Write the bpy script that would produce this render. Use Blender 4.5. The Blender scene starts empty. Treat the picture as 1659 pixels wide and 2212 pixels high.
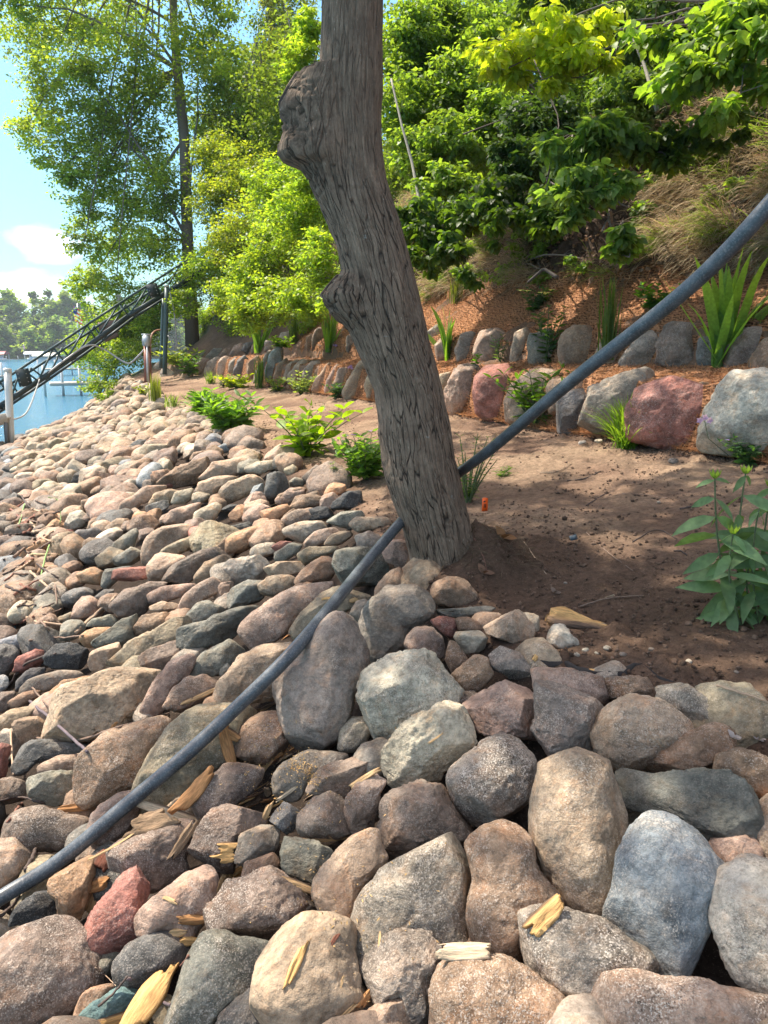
import bpy, math, random
import numpy as np
from mathutils import Vector, Matrix
from mathutils.bvhtree import BVHTree
R=random.Random(7); RN=np.random.RandomState(11)
sc=bpy.context.scene; COL=sc.collection
rad=math.radians
# ---------------------------------------------------------------- camera, world, sun
CH=1.1; TH=rad(12.09); F=1598.0            # F: focal length in units of a 1659 x 2212 picture
cam=bpy.data.cameras.new('camera'); cam.sensor_fit='VERTICAL'; cam.sensor_height=36; cam.sensor_width=27
cam.lens=26; cam.clip_start=.05; cam.clip_end=5000
co=bpy.data.objects.new('camera',cam); COL.objects.link(co); co.location=(0,0,CH); co.rotation_euler=(rad(90)-TH,0,0)
sc.camera=co
SUN_EL=rad(57); SUN_AZ=rad(-62)            # azimuth from +Y, negative towards the lake
SD=Vector((math.sin(SUN_AZ)*math.cos(SUN_EL),math.cos(SUN_AZ)*math.cos(SUN_EL),math.sin(SUN_EL)))
w=bpy.data.worlds.new("World"); sc.world=w; w.use_nodes=True; nt=w.node_tree; nt.nodes.clear()
def wn(t): return nt.nodes.new(t)
sky=wn('ShaderNodeTexSky'); sky.sky_type='NISHITA'; sky.sun_disc=False; sky.sun_elevation=SUN_EL; sky.sun_rotation=SUN_AZ
sky.air_density=1.0; sky.dust_density=.6; sky.ozone_density=1.0
bg=wn('ShaderNodeBackground'); bg.inputs[1].default_value=.15
out=wn('ShaderNodeOutputWorld'); tc=wn('ShaderNodeTexCoord')
nz=wn('ShaderNodeTexNoise'); nz.inputs['Scale'].default_value=9; nz.inputs['Detail'].default_value=6; nz.inputs['Roughness'].default_value=.6
mp=wn('ShaderNodeMapping'); mp.inputs['Scale'].default_value=(1,1,2.2)
nt.links.new(tc.outputs['Generated'],mp.inputs[0]); nt.links.new(mp.outputs[0],nz.inputs['Vector'])
def pxdir(x,y):
    u=(x-829.5)/F; v=(1106-y)/F
    d=Vector((u, math.cos(TH)+v*math.sin(TH), v*math.cos(TH)-math.sin(TH))); return d
acc=None
for (cx,cy,r) in [(95,525,.05),(60,632,.062),(150,660,.05),(-250,560,.08),(-600,300,.2),(-900,620,.2),(2600,300,.4)]:
    c=pxdir(cx,cy).normalized()
    sb=wn('ShaderNodeVectorMath'); sb.operation='SUBTRACT'; sb.inputs[1].default_value=c
    nt.links.new(tc.outputs['Generated'],sb.inputs[0])
    sq=wn('ShaderNodeVectorMath'); sq.operation='MULTIPLY'; sq.inputs[1].default_value=(1/r,1/r,1.9/r); nt.links.new(sb.outputs[0],sq.inputs[0])
    ln=wn('ShaderNodeVectorMath'); ln.operation='LENGTH'; nt.links.new(sq.outputs[0],ln.inputs[0])
    mr=wn('ShaderNodeMapRange'); mr.inputs[1].default_value=1.1; mr.inputs[2].default_value=0; mr.inputs[3].default_value=0; mr.inputs[4].default_value=1
    nt.links.new(ln.outputs['Value'],mr.inputs[0])
    if acc is None: acc=mr.outputs[0]
    else:
        mx=wn('ShaderNodeMath'); mx.operation='MAXIMUM'; nt.links.new(acc,mx.inputs[0]); nt.links.new(mr.outputs[0],mx.inputs[1]); acc=mx.outputs[0]
ad=wn('ShaderNodeMath'); ad.operation='MULTIPLY_ADD'; nt.links.new(nz.outputs[0],ad.inputs[0]); ad.inputs[1].default_value=1.5; ad.inputs[2].default_value=-.75
a2=wn('ShaderNodeMath'); a2.operation='ADD'; nt.links.new(acc,a2.inputs[0]); nt.links.new(ad.outputs[0],a2.inputs[1])
m2=wn('ShaderNodeMapRange'); m2.inputs[1].default_value=.25; m2.inputs[2].default_value=.85; m2.inputs[4].default_value=.9; nt.links.new(a2.outputs[0],m2.inputs[0])
tint=wn('ShaderNodeMixRGB'); tint.blend_type='MULTIPLY'; tint.inputs[0].default_value=1; tint.inputs[2].default_value=(1,1,1,1)
sxz=wn('ShaderNodeSeparateXYZ'); nt.links.new(tc.outputs['Generated'],sxz.inputs[0]); crp=wn('ShaderNodeValToRGB'); nt.links.new(sxz.outputs[2],crp.inputs[0]); nt.links.new(crp.outputs[0],tint.inputs[2])
for k_,(p_,c_) in enumerate([(0,(.18,.27,.27,1)),(.42,(.34,.46,.47,1)),(.72,(1.66,1.135,.76,1))]):
    e_=crp.color_ramp.elements[k_] if k_<2 else crp.color_ramp.elements.new(p_); e_.position=p_; e_.color=c_
nt.links.new(sky.outputs[0],tint.inputs[1])
mix=wn('ShaderNodeMixRGB'); mix.inputs[2].default_value=(3.4,3.4,3.4,1); nt.links.new(m2.outputs[0],mix.inputs[0]); nt.links.new(tint.outputs[0],mix.inputs[1])
nt.links.new(mix.outputs[0],bg.inputs[0]); nt.links.new(bg.outputs[0],out.inputs[0])
sl=bpy.data.lights.new('sun','SUN'); sl.energy=2.1; sl.angle=rad(.55); sl.color=(1,.93,.80)
so=bpy.data.objects.new('sun',sl); COL.objects.link(so); so.rotation_euler=SD.to_track_quat('Z','Y').to_euler()
sc.view_settings.view_transform='Standard'; sc.view_settings.look='None'; sc.view_settings.exposure=2.15; sc.view_settings.gamma=1
sc.cycles.max_bounces=8; sc.cycles.transparent_max_bounces=8; sc.cycles.diffuse_bounces=4
# ---------------------------------------------------------------- helpers
CAM=Vector((0,0,CH))
def at(x,y,t): return CAM+pxdir(x,y)*t     # the point seen at (x, y) at forward depth t
A0=math.hypot(.38,.925); AX=(-.38/A0,.925/A0); AN=(.925/A0,.38/A0)   # along the shore / inland
def xy(s,w): return s*AX[0]+w*AN[0], s*AX[1]+w*AN[1]
def swof(x,y): return x*AX[0]+y*AX[1], x*AN[0]+y*AN[1]
# gradient-ish noise in numpy
_T=RN.rand(64,64,64).astype(np.float32)*2-1
def vn(p):
    i=np.floor(p).astype(int); f=p-i; f=f*f*(3-2*f); i&=63; j=(i+1)&63
    x0,y0,z0=i.T; x1,y1,z1=j.T; fx,fy,fz=f.T
    c00=_T[x0,y0,z0]*(1-fx)+_T[x1,y0,z0]*fx; c10=_T[x0,y1,z0]*(1-fx)+_T[x1,y1,z0]*fx
    c01=_T[x0,y0,z1]*(1-fx)+_T[x1,y0,z1]*fx; c11=_T[x0,y1,z1]*(1-fx)+_T[x1,y1,z1]*fx
    return (c00*(1-fy)+c10*fy)*(1-fz)+(c01*(1-fy)+c11*fy)*fz
def fbm(p,o=4,g=.5):
    a=1;s=0
    for k in range(o): s=s+a*vn(p*(2.03**k)+17.3*k); a*=g
    return s
# terrain: feature lines along the shore, (w, z) of each as a function of s
def ip(s,t): return np.interp(s,[a for a,b in t],[b for a,b in t])
def knots(s):
    sh=ip(s,[(-60,-.9),(0,-.88),(5.5,-.78),(9.5,-.98),(14,-1.35),(17.3,-1.55),(20.7,-.8),(25,0),(29,.5),(34,4),(60,24),(200,70)])
    ed=ip(s,[(-60,2),(0,1.95),(1.3,1.8),(1.75,1.72),(2.1,1.48),(3.2,1.52),(5.2,1.85),(14,1.83),(20,1.6),(23,1.5),(26,1.5),(29,1.7),(34,5),(60,25.5),(200,72)])
    ez=ip(s,[(-60,0),(16,0),(20,.2),(24,.32),(30,.2),(60,0)])
    b1=ip(s,[(-60,4.5),(4,4.3),(12,4.25),(15,4.2),(18,4.0),(21,3.55),(23,2.6),(25,2.2),(29,2.4),(34,5.8),(60,27),(200,74)])
    bz=ip(s,[(-60,.36),(16,.36),(20,.45),(24,.62),(60,.6)])
    h1=ip(s,[(-60,.48),(20,.48),(24,.25),(26,.1),(60,.1)]); h2=ip(s,[(-60,.33),(17,.33),(23,.12),(60,.1)])
    mt=ip(s,[(-60,.55),(6,.55),(9,.72),(20,.8),(60,.6)])
    W=[sh-7,sh,ed,b1,b1+.12,b1+.95,b1+1.03,b1+1.95,b1+3.1,b1+7,b1+30,b1+200]
    z0=np.full_like(sh,-.9)
    Z=[z0-2,z0,ez,bz,bz+h1,bz+h1+.12,bz+h1+.12+h2,bz+h1+.12+h2+mt,bz+h1+h2+mt+2.3,bz+h1+h2+mt+5.2,bz+13,bz+18]
    return np.stack(W,-1),np.stack(Z,-1)
def Hs(s,w):
    s=np.atleast_1d(np.asarray(s,float)); w=np.atleast_1d(np.asarray(w,float)); W,Z=knots(s)
    k=np.clip((w[:,None]>W).sum(1)-1,0,W.shape[1]-2); r=np.arange(len(s))
    f=np.clip((w-W[r,k])/(W[r,k+1]-W[r,k]),0,1)
    z=Z[r,k]*(1-f)+Z[r,k+1]*f
    x,y=s*AX[0]+w*AN[0], s*AX[1]+w*AN[1]
    z=z+.14*np.exp(-(((x-.50)/.24)**2+((y-3.66)/.28)**2))      # root mound beside the trunk
    z=z+.05*np.exp(-((np.hypot(x-.26,y-3.62)-.22)/.10)**2)*(x>.12)
    z=z-.05*np.exp(-(((x-.95)/.35)**2+((y-2.9)/.3)**2))
    return z
def Hxy(x,y):
    s,w=swof(np.asarray(x,float),np.asarray(y,float)); return Hs(s,w)
def gz(x,y): return float(Hxy(x,y)[0])
_tt=np.geomspace(.4,90,1400)
def ground(px,py):
    d=pxdir(px,py); P=np.array(CAM)[None]+_tt[:,None]*np.array(d)[None]
    h=Hxy(P[:,0],P[:,1]); k=np.argmax(P[:,2]<h)
    if P[k,2]>=h[k]: k=len(_tt)-1
    return _tt[k], Vector(P[k])
def zc(z,x,y):   # zoom-view coordinates to picture coordinates
    ox,oy,s={'A':(0,1000,.4822),'B':(600,1200,.4219),'C':(1150,1150,.4641),'D':(0,1500,.4219),'E':(0,1980,.4822),'G':(600,1800,.4219),
     'I':(1200,1800,.434),'W':(1080,860,.5063),'V':(400,760,.3376),'X':(1000,640,.5545),'T':(0,700,.2893),'Q':(0,640,.3858),'U':(400,720,.3858),'P':(0,0,1.1573),'K':(960,0,.5787)}[z]
    return (ox+x*s)/1.1573,(oy+y*s)/1.1573
def mesh(name,V,faces,mat,parent=None,col=None,smooth=True,mats=None,mi=None):
    V=np.asarray(V,np.float32); fl=[np.asarray(f,np.int32) for f in faces if len(f)]
    me=bpy.data.meshes.new(name); me.vertices.add(len(V)); me.vertices.foreach_set('co',V.ravel())
    tot=np.concatenate([np.full(len(f),f.shape[1],np.int32) for f in fl]); li=np.concatenate([f.ravel() for f in fl])
    me.loops.add(len(li)); me.loops.foreach_set('vertex_index',li)
    me.polygons.add(len(tot)); me.polygons.foreach_set('loop_start',np.concatenate([[0],np.cumsum(tot)[:-1]]).astype(np.int32))
    me.update(calc_edges=True)
    if smooth: me.polygons.foreach_set('use_smooth',np.ones(len(tot),bool))
    if col is not None:
        c=np.asarray(col,np.float32)
        if c.ndim==1: c=np.tile(c,(len(V),1))
        if c.shape[1]==3: c=np.concatenate([c,np.ones((len(c),1),np.float32)],1)
        at_=me.color_attributes.new('Col','FLOAT_COLOR','POINT'); at_.data.foreach_set('color',c.ravel())
    me.materials.append(mat)
    o=bpy.data.objects.new(name,me); COL.objects.link(o)
    if parent: o.parent=parent
    return o
def tag(o,label=None,cat=None,group=None,kind=None):
    if label: o['label']=label
    if cat: o['category']=cat
    if group: o['group']=group
    if kind: o['kind']=kind
    return o
def empty(name,loc,label,cat,group=None):
    o=bpy.data.objects.new(name,None); COL.objects.link(o); o.location=loc; o.empty_display_size=.1
    return tag(o,label,cat,group)
def setorigin(o,p):
    p=Vector(p); o.data.transform(Matrix.Translation(-p)); o.location=p; return o
class MB:                                   # collects strips, tubes and boxes into one mesh
    def __init__(s): s.v=[];s.f={3:[],4:[]};s.c=[];s.n=0
    def add(s,V,Fs,c=None):
        V=np.asarray(V,float)
        for f in Fs:
            f=np.asarray(f)
            if len(f): s.f[f.shape[1]].append(f+s.n)
        s.v.append(V); s.n+=len(V)
        if c is not None:
            c=np.asarray(c,float); s.c.append(np.tile(c,(len(V),1)) if c.ndim==1 else c)
    def tube(s,pts,rr,n=7,c=None,cap=True):
        P=np.asarray([tuple(p) for p in pts],float); m=len(P); rr=np.ones(m)*rr if np.isscalar(rr) else np.asarray(rr,float)
        T=np.gradient(P,axis=0); T/=np.linalg.norm(T,axis=1)[:,None]+1e-9
        u=np.cross(T[0],[0,0,1.]); 
        if np.linalg.norm(u)<.1: u=np.cross(T[0],[1.,0,0])
        U=[]
        for t in T:
            u=u-t*np.dot(u,t); u/=np.linalg.norm(u); U.append(u)
        U=np.array(U); B=np.cross(T,U); a=np.linspace(0,2*np.pi,n,endpoint=False)
        V=P[:,None]+rr[:,None,None]*(np.cos(a)[None,:,None]*U[:,None]+np.sin(a)[None,:,None]*B[:,None])
        i=np.arange(m-1)[:,None]*n; j=np.arange(n)[None]; k=(j+1)%n
        q=np.stack([i+j,i+k,i+n+k,i+n+j],-1).reshape(-1,4)
        V=V.reshape(-1,3); tr=[]
        if cap:
            V=np.concatenate([V,P[:1],P[-1:]]); a0=len(V)-2
            tr=[[a0,(x+1)%n,x] for x in range(n)]+[[a0+1,(m-1)*n+x,(m-1)*n+(x+1)%n] for x in range(n)]
        s.add(V,[q,np.array(tr).reshape(-1,3)],c)
    def bar(s,a,b,wd,ht,c=None,up=(0,0,1)):
        a=np.array(tuple(a));b=np.array(tuple(b)); t=(b-a)/np.linalg.norm(b-a); sd=np.cross(t,up); sd/=np.linalg.norm(sd); u=np.cross(sd,t)
        V=[p+sd*x*wd/2+u*y*ht/2 for p in (a,b) for x,y in ((-1,-1),(1,-1),(1,1),(-1,1))]
        s.add(V,[np.array([[0,1,2,3],[4,7,6,5],[0,4,5,1],[1,5,6,2],[2,6,7,3],[3,7,4,0]])],c)
    def build(s,name,mat,parent=None,smooth=True):
        V=np.concatenate(s.v); c=np.concatenate(s.c) if s.c else None
        fs=[np.concatenate(s.f[k]) for k in s.f if s.f[k]]
        return mesh(name,V,fs,mat,parent,c,smooth)
# ---------------------------------------------------------------- materials
class NT:
    def __init__(s,name):
        s.m=bpy.data.materials.new(name); s.m.use_nodes=True; s.t=s.m.node_tree; s.t.nodes.clear()
        s.o=s.n('ShaderNodeOutputMaterial'); 
    def n(s,t,**k):
        x=s.t.nodes.new(t)
        for a,b in k.items():
            if a.startswith('i_'): x.inputs[int(a[2:])].default_value=b
            else: setattr(x,a,b)
        return x
    def l(s,a,b): s.t.links.new(a,b)
    def noise(s,vec,scale,detail=4,rough=.5,dist=0):
        x=s.n('ShaderNodeTexNoise'); x.inputs['Scale'].default_value=scale; x.inputs['Detail'].default_value=detail
        x.inputs['Roughness'].default_value=rough; x.inputs['Distortion'].default_value=dist
        if vec is not None: s.l(vec,x.inputs['Vector'])
        return x.outputs[0]
    def ramp(s,v,a,b,c=0,d=1):
        x=s.n('ShaderNodeMapRange'); s.l(v,x.inputs[0])
        for i,q in enumerate((a,b,c,d)): x.inputs[i+1].default_value=q
        return x.outputs[0]
    def mix(s,f,a,b,mode='MIX'):
        x=s.n('ShaderNodeMixRGB',blend_type=mode)
        for i,q in enumerate((f,a,b)):
            if hasattr(q,'links') or hasattr(q,'is_linked'): s.l(q,x.inputs[i])
            elif isinstance(q,(int,float)): x.inputs[i].default_value=q if i==0 else (q,q,q,1)
            else: x.inputs[i].default_value=(*q,1)
        return x.outputs[0]
    def math(s,op,a,b):
        x=s.n('ShaderNodeMath',operation=op)
        for i,q in enumerate((a,b)):
            if isinstance(q,(int,float)): x.inputs[i].default_value=q
            else: s.l(q,x.inputs[i])
        return x.outputs[0]
    def bump(s,h,st,dist,prev=None):
        x=s.n('ShaderNodeBump'); x.inputs['Strength'].default_value=st; x.inputs['Distance'].default_value=dist; s.l(h,x.inputs['Height'])
        if prev: s.l(prev,x.inputs['Normal'])
        return x.outputs[0]
    def pr(s,col,rough=.8,bump=None,metal=0,spec=.4):
        x=s.n('ShaderNodeBsdfPrincipled')
        for k,q in (('Base Color',col),('Roughness',rough)):
            if isinstance(q,(int,float)): x.inputs[k].default_value=q
            elif isinstance(q,tuple): x.inputs[k].default_value=(*q,1)
            else: s.l(q,x.inputs[k])
        x.inputs['Metallic'].default_value=metal; x.inputs['Specular IOR Level'].default_value=spec
        if bump: s.l(bump,x.inputs['Normal'])
        return x.outputs[0]
    def end(s,sh): s.l(sh,s.o.inputs[0]); return s.m
    def pos(s): return s.n('ShaderNodeNewGeometry').outputs['Position']
    def attr(s): return s.n('ShaderNodeAttribute',attribute_name='Col')
    def scl(s,v,sc_):
        x=s.n('ShaderNodeMapping'); x.inputs['Scale'].default_value=sc_; s.l(v,x.inputs[0]); return x.outputs[0]
def m_rock():
    m=NT('stone'); p=m.pos(); a=m.attr(); al=m.math('MULTIPLY',a.outputs['Alpha'],m.ramp(m.noise(p,8,3,.6),.38,.6,.25,1.25))
    n1=m.noise(p,5,7,.6,.4); n2=m.noise(p,13,6,.65,.8); n3=m.noise(p,60,3,.7); n4=m.noise(p,170,2,.7)
    c=m.mix(1,a.outputs['Color'],m.ramp(n1,.3,.7,.58,1.42),'MULTIPLY'); c=m.mix(1,c,m.ramp(m.noise(p,42,5,.75),.32,.68,.62,1.36),'MULTIPLY')
    c=m.mix(m.ramp(n2,.5,.72,0,.55),c,m.mix(1,c,(1.25,.86,.58),'MULTIPLY'))
    c=m.mix(m.ramp(m.noise(p,10,7,.75,1.5),.60,.68,0,.5),c,m.mix(1,c,(.42,.36,.34),'MULTIPLY')); c=m.mix(m.ramp(m.noise(p,9,6,.7,1.0),.64,.74,0,.45),c,(.45,.36,.26))
    c=m.mix(m.ramp(n1,.56,.42,0,.35),c,m.mix(1,c,(.66,.68,.70),'MULTIPLY'))
    c=m.mix(m.math('MULTIPLY',m.ramp(n3,.52,.66),m.math('MULTIPLY',al,.75)),c,m.mix(.55,m.mix(1,c,(2.1,2.0,1.9),'MULTIPLY'),(.55,.5,.44)))
    c=m.mix(m.math('MULTIPLY',m.ramp(n4,.54,.62),m.math('MULTIPLY',al,.8)),c,m.mix(1,c,(.3,.28,.28),'MULTIPLY'))
    c=m.mix(m.math('MULTIPLY',m.ramp(m.noise(p,240,1),.56,.64),m.math('MULTIPLY',al,.7)),c,(.62,.54,.46))
    b=m.bump(m.noise(p,22,9,.68,.3),.8,.024); b=m.bump(n4,.5,.0035,b)
    b=m.bump(m.math('ABSOLUTE',m.math('SUBTRACT',m.noise(p,7,5,.55,1.2),.5),0),.35,.03,b)
    r=m.ramp(n2,.3,.7,.6,.85)
    return m.end(m.pr(c,r,b,0,.35))
def m_soil():
    m=NT('soil'); p=m.pos(); a=m.attr().outputs['Color']
    n=m.noise(p,3,8,.65); n2=m.noise(p,30,6,.7); n3=m.noise(p,140,3,.7)
    c=m.mix(1,a,m.ramp(n,.3,.7,.72,1.28),'MULTIPLY'); c=m.mix(1,c,m.ramp(n2,.3,.72,.6,1.35),'MULTIPLY')
    c=m.mix(m.ramp(n3,.62,.7,0,.6),c,(.34,.26,.19)); c=m.mix(m.ramp(n3,.4,.33,0,.6),c,(.03,.02,.016))
    b=m.bump(m.noise(p,14,8,.72,.5),.8,.05); b=m.bump(n3,.7,.006,b)
    return m.end(m.pr(c,.95,b,0,.15))
def m_coir():
    m=NT('coir'); p=m.pos()
    wv=m.n('ShaderNodeTexWave',wave_type='BANDS',bands_direction='X'); wv.inputs['Scale'].default_value=8; wv.inputs['Distortion'].default_value=9; wv.inputs['Detail'].default_value=3; wv.inputs['Detail Scale'].default_value=2
    w2=m.n('ShaderNodeTexWave',wave_type='BANDS',bands_direction='Z'); w2.inputs['Scale'].default_value=10; w2.inputs['Distortion'].default_value=10; w2.inputs['Detail'].default_value=3
    m.l(p,wv.inputs[0]); m.l(p,w2.inputs[0])
    h=m.math('MAXIMUM',wv.outputs['Fac'],w2.outputs['Fac'])
    f=m.noise(m.scl(p,(1,1,3)),70,5,.7)
    c=m.mix(m.ramp(h,.2,.95),(.13,.058,.03),(.42,.205,.105)); c=m.mix(1,c,m.ramp(f,.3,.7,.6,1.45),'MULTIPLY')
    c=m.mix(m.ramp(m.noise(p,2.5,5),.55,.7,0,.45),c,(.10,.06,.04))
    b=m.bump(h,1,.03); b=m.bump(f,.9,.012,b)
    return m.end(m.pr(c,.95,b,0,.1))
def m_bark(name='bark',fine=1):
    m=NT(name); uv=m.n('ShaderNodeAttribute',attribute_name='UVb').outputs['Vector']; a=m.attr()
    wv=m.noise(m.scl(uv,(5,2.2,1)),1,4,.6); 
    off=m.n('ShaderNodeVectorMath',operation='MULTIPLY_ADD'); m.l(m.n('ShaderNodeTexNoise').outputs[1],off.inputs[0])
    nn=[x for x in m.t.nodes if x.type=='TEX_NOISE'][-1]; m.l(m.scl(uv,(9,5,1)),nn.inputs['Vector']); nn.inputs['Scale'].default_value=1; nn.inputs['Detail'].default_value=4
    off.inputs[1].default_value=(.045,.09,0); m.l(uv,off.inputs[2])
    vo=m.n('ShaderNodeTexVoronoi',feature='DISTANCE_TO_EDGE'); vo.inputs['Scale'].default_value=1; m.l(m.scl(off.outputs[0],(48*fine,4.4*fine,1)),vo.inputs['Vector'])
    crk=m.ramp(vo.outputs['Distance'],.0,.055); msk=m.ramp(m.noise(m.scl(uv,(7,3.0,1)),1,3,.6),.36,.5)
    msk=m.math('MULTIPLY',msk,a.outputs['Alpha'])
    dark=m.math('MULTIPLY',m.math('SUBTRACT',1,crk),msk)
    n1=m.noise(m.scl(uv,(16,9,1)),1,6,.65); n2=m.noise(m.scl(uv,(260,50,1)),1,4,.7); n3=m.noise(m.scl(uv,(120,110,1)),1,4,.7)
    c=m.mix(m.ramp(n1,.3,.7),(.168,.116,.082),(.285,.205,.145)); c=m.mix(1,c,a.outputs['Color'],'MULTIPLY')
    c=m.mix(1,c,m.ramp(n2,.3,.7,.7,1.28),'MULTIPLY'); c=m.mix(m.ramp(n3,.62,.7,0,.5),c,(.42,.38,.33))
    rdg=m.noise(m.scl(uv,(75,4.5,1)),1,4,.6); c=m.mix(1,c,m.ramp(rdg,.3,.68,.6,1.22),'MULTIPLY')
    lent=m.ramp(m.noise(m.scl(uv,(130,28,1)),1,1),.72,.76,0,.7); c=m.mix(lent,c,(.40,.33,.25))
    lich=m.ramp(m.noise(m.scl(uv,(11,10,1)),1,5,.7),.66,.7,0,.55); c=m.mix(lich,c,(.36,.38,.34))
    c=m.mix(m.math('MULTIPLY',dark,.93),c,(.022,.017,.014))
    h=m.math('MULTIPLY',dark,-1); b=m.bump(h,.8,.012); b=m.bump(n3,.45,.004,b); b=m.bump(n1,.5,.02,b); b=m.bump(rdg,.9,.012,b)
    return m.end(m.pr(c,.9,b,0,.2))
def m_leaf(name,tr=.56,rough=.45,tc_=(2.1,2.0,.55)):
    m=NT(name); a=m.attr().outputs['Color']; p=m.pos()
    c=m.mix(1,a,m.ramp(m.noise(p,40,3),.3,.7,.8,1.2),'MULTIPLY')
    pr=m.pr(c,rough,None,0,.35); t=m.n('ShaderNodeBsdfTranslucent'); m.l(m.mix(1,c,tc_,'MULTIPLY'),t.inputs[0])
    x=m.n('ShaderNodeMixShader'); x.inputs[0].default_value=tr; m.l(pr,x.inputs[1]); m.l(t.outputs[0],x.inputs[2])
    return m.end(x.outputs[0])
def m_attr(name,rough=.7,metal=0,ns=60,amt=.25,bst=.4,bd=.003,stretch=(1,1,1),spec=.4,obj=False):
    m=NT(name); a=m.attr().outputs['Color']; p=m.n('ShaderNodeTexCoord').outputs['Object'] if obj else m.pos(); p=m.scl(p,stretch)
    n=m.noise(p,ns,6,.7); c=m.mix(1,a,m.ramp(n,.3,.7,1-amt,1+amt),'MULTIPLY')
    return m.end(m.pr(c,rough,m.bump(n,bst,bd),metal,spec))
M_ROCK=m_rock(); M_SOIL=m_soil(); M_COIR=m_coir(); M_BARK=m_bark(); M_LEAF=m_leaf('leaf'); M_LEAFS=m_leaf('leaf_shade',.42,.5,(1.7,1.7,.5))  # leaf_shade: dimmer copy of leaf, shade put into the material
M_TWIG=m_attr('twig_bark',.85,0,50,.35,.5,.004); M_PAINT=m_attr('painted_steel',.45,.2,20,.15,.1,.001); M_DRY=m_leaf('dry_blade',.25,.8,(1.2,1.1,.9))
M_WOOD=m_attr('split_wood',.75,0,14,.5,.9,.008,(1.2,12,12),.25,True); M_PLAS=m_attr('plastic',.4,0,30,.08,.05,.001)
def m_pipe():
    m=NT('black_poly_pipe'); p=m.pos(); n=m.noise(p,18,6,.7); n2=m.noise(p,160,4,.75)
    c=m.mix(m.ramp(n,.35,.7),(.035,.042,.05),(.10,.115,.13)); c=m.mix(m.ramp(n2,.5,.7,0,.75),c,(.24,.24,.235))
    return m.end(m.pr(c,m.ramp(n,.3,.7,.28,.5),m.bump(n2,.3,.0012),0,.6))
M_PIPE=m_pipe()
def m_water():
    m=NT('lake_water'); p=m.pos(); n=m.noise(m.scl(p,(1,2.4,1)),1.3,5,.6,.6); n2=m.noise(m.scl(p,(1,2,1)),7,3,.6)
    b=m.bump(n,.7,.16); b=m.bump(n2,.6,.03,b)
    x=m.pr((.02,.14,.235),.12,b,0,.5)
    return m.end(x)
# ---------------------------------------------------------------- the ground, one sheet
def spaced(ranges):
    o=[]
    for a,b,st in ranges: o+=list(np.arange(a,b,st))
    return np.array(o+[ranges[-1][1]])
SS=spaced([(-60,-8,4),(-8,0,.4),(0,1,.1),(1,6,.025),(6,10,.04),(10,18,.08),(18,30,.25),(30,60,2),(60,220,8)])
WU=spaced([(-8,-1,.5),(-1,1.2,.08),(1.2,4.2,.03),(4.2,4.6,.03),(4.6,8.2,.06),(8.2,12,.25),(12,40,2),(40,220,15)])
S,Wg=np.meshgrid(SS,WU,indexing='ij'); kw,_=knots(S.ravel())
w0=np.interp(SS,SS,kw.reshape(len(SS),len(WU),-1)[:,0,3]); shift=np.maximum(0,w0-4.3)*(SS>30)
s=S.ravel(); wv_=(Wg+shift[:,None]).ravel(); z=Hs(s,wv_)
x=s*AX[0]+wv_*AN[0]; y=s*AX[1]+wv_*AN[1]; P=np.stack([x,y,z],-1)
K,_=knots(s); ter=np.clip((wv_-K[:,2])/.25,0,1)*np.clip((K[:,3]+.1-wv_)/.1,0,1)
rough=fbm(P*[1.8,1.8,1],3); cl=np.maximum(0,fbm(P*11+5,4,.6))**1.3; det=fbm(P*26,3,.6)
edge=np.exp(-((wv_-K[:,2]-.25)/.35)**2)+.9*np.exp(-((wv_-K[:,3]+.2)/.3)**2)
cl2=.028*cl*(.22+.9*np.clip(edge,0,1)+.8*np.clip(rough,0,1))
P[:,2]+=ter*(.022*rough+cl2+.006*det)+(1-ter)*np.clip((wv_-K[:,2])/.2,0,1)*(.05*rough+.03*cl)
P[:,2]-=np.clip((K[:,2]-wv_)/.2,0,1)*.10         # bed under the stones
bank=np.clip((wv_-K[:,7])/.3,0,1)
bd=.25*fbm(P*2.2,3)+.10*fbm(P*6.5+3,2); P[:,0]-=AN[0]*bank*bd; P[:,1]-=AN[1]*bank*bd
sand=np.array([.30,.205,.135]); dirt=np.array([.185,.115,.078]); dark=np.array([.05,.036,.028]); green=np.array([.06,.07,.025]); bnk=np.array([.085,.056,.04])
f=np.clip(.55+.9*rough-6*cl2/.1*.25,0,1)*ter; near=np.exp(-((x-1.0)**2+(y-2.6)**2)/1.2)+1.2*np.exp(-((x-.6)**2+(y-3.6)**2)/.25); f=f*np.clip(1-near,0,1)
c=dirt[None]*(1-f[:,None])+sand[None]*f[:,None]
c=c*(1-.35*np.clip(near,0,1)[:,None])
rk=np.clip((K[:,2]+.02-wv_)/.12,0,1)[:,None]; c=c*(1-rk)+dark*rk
bb=np.clip((wv_-K[:,7])/.2,0,1)[:,None]; c=c*(1-bb)+bnk*bb
gg=np.clip((wv_-K[:,8]-.5)/2,0,1)[:,None]; c=c*(1-gg)+green*gg
fe=np.clip((s-24)/2,0,1)[:,None]; c=c*(1-fe)+green*fe
ni,nj=S.shape; i=(np.arange(ni-1)[:,None]*nj+np.arange(nj-1)[None]).ravel()
tag(mesh('ground',P,[np.stack([i,i+nj,i+nj+1,i+1],-1)],M_SOIL,None,c),kind='structure')
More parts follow.
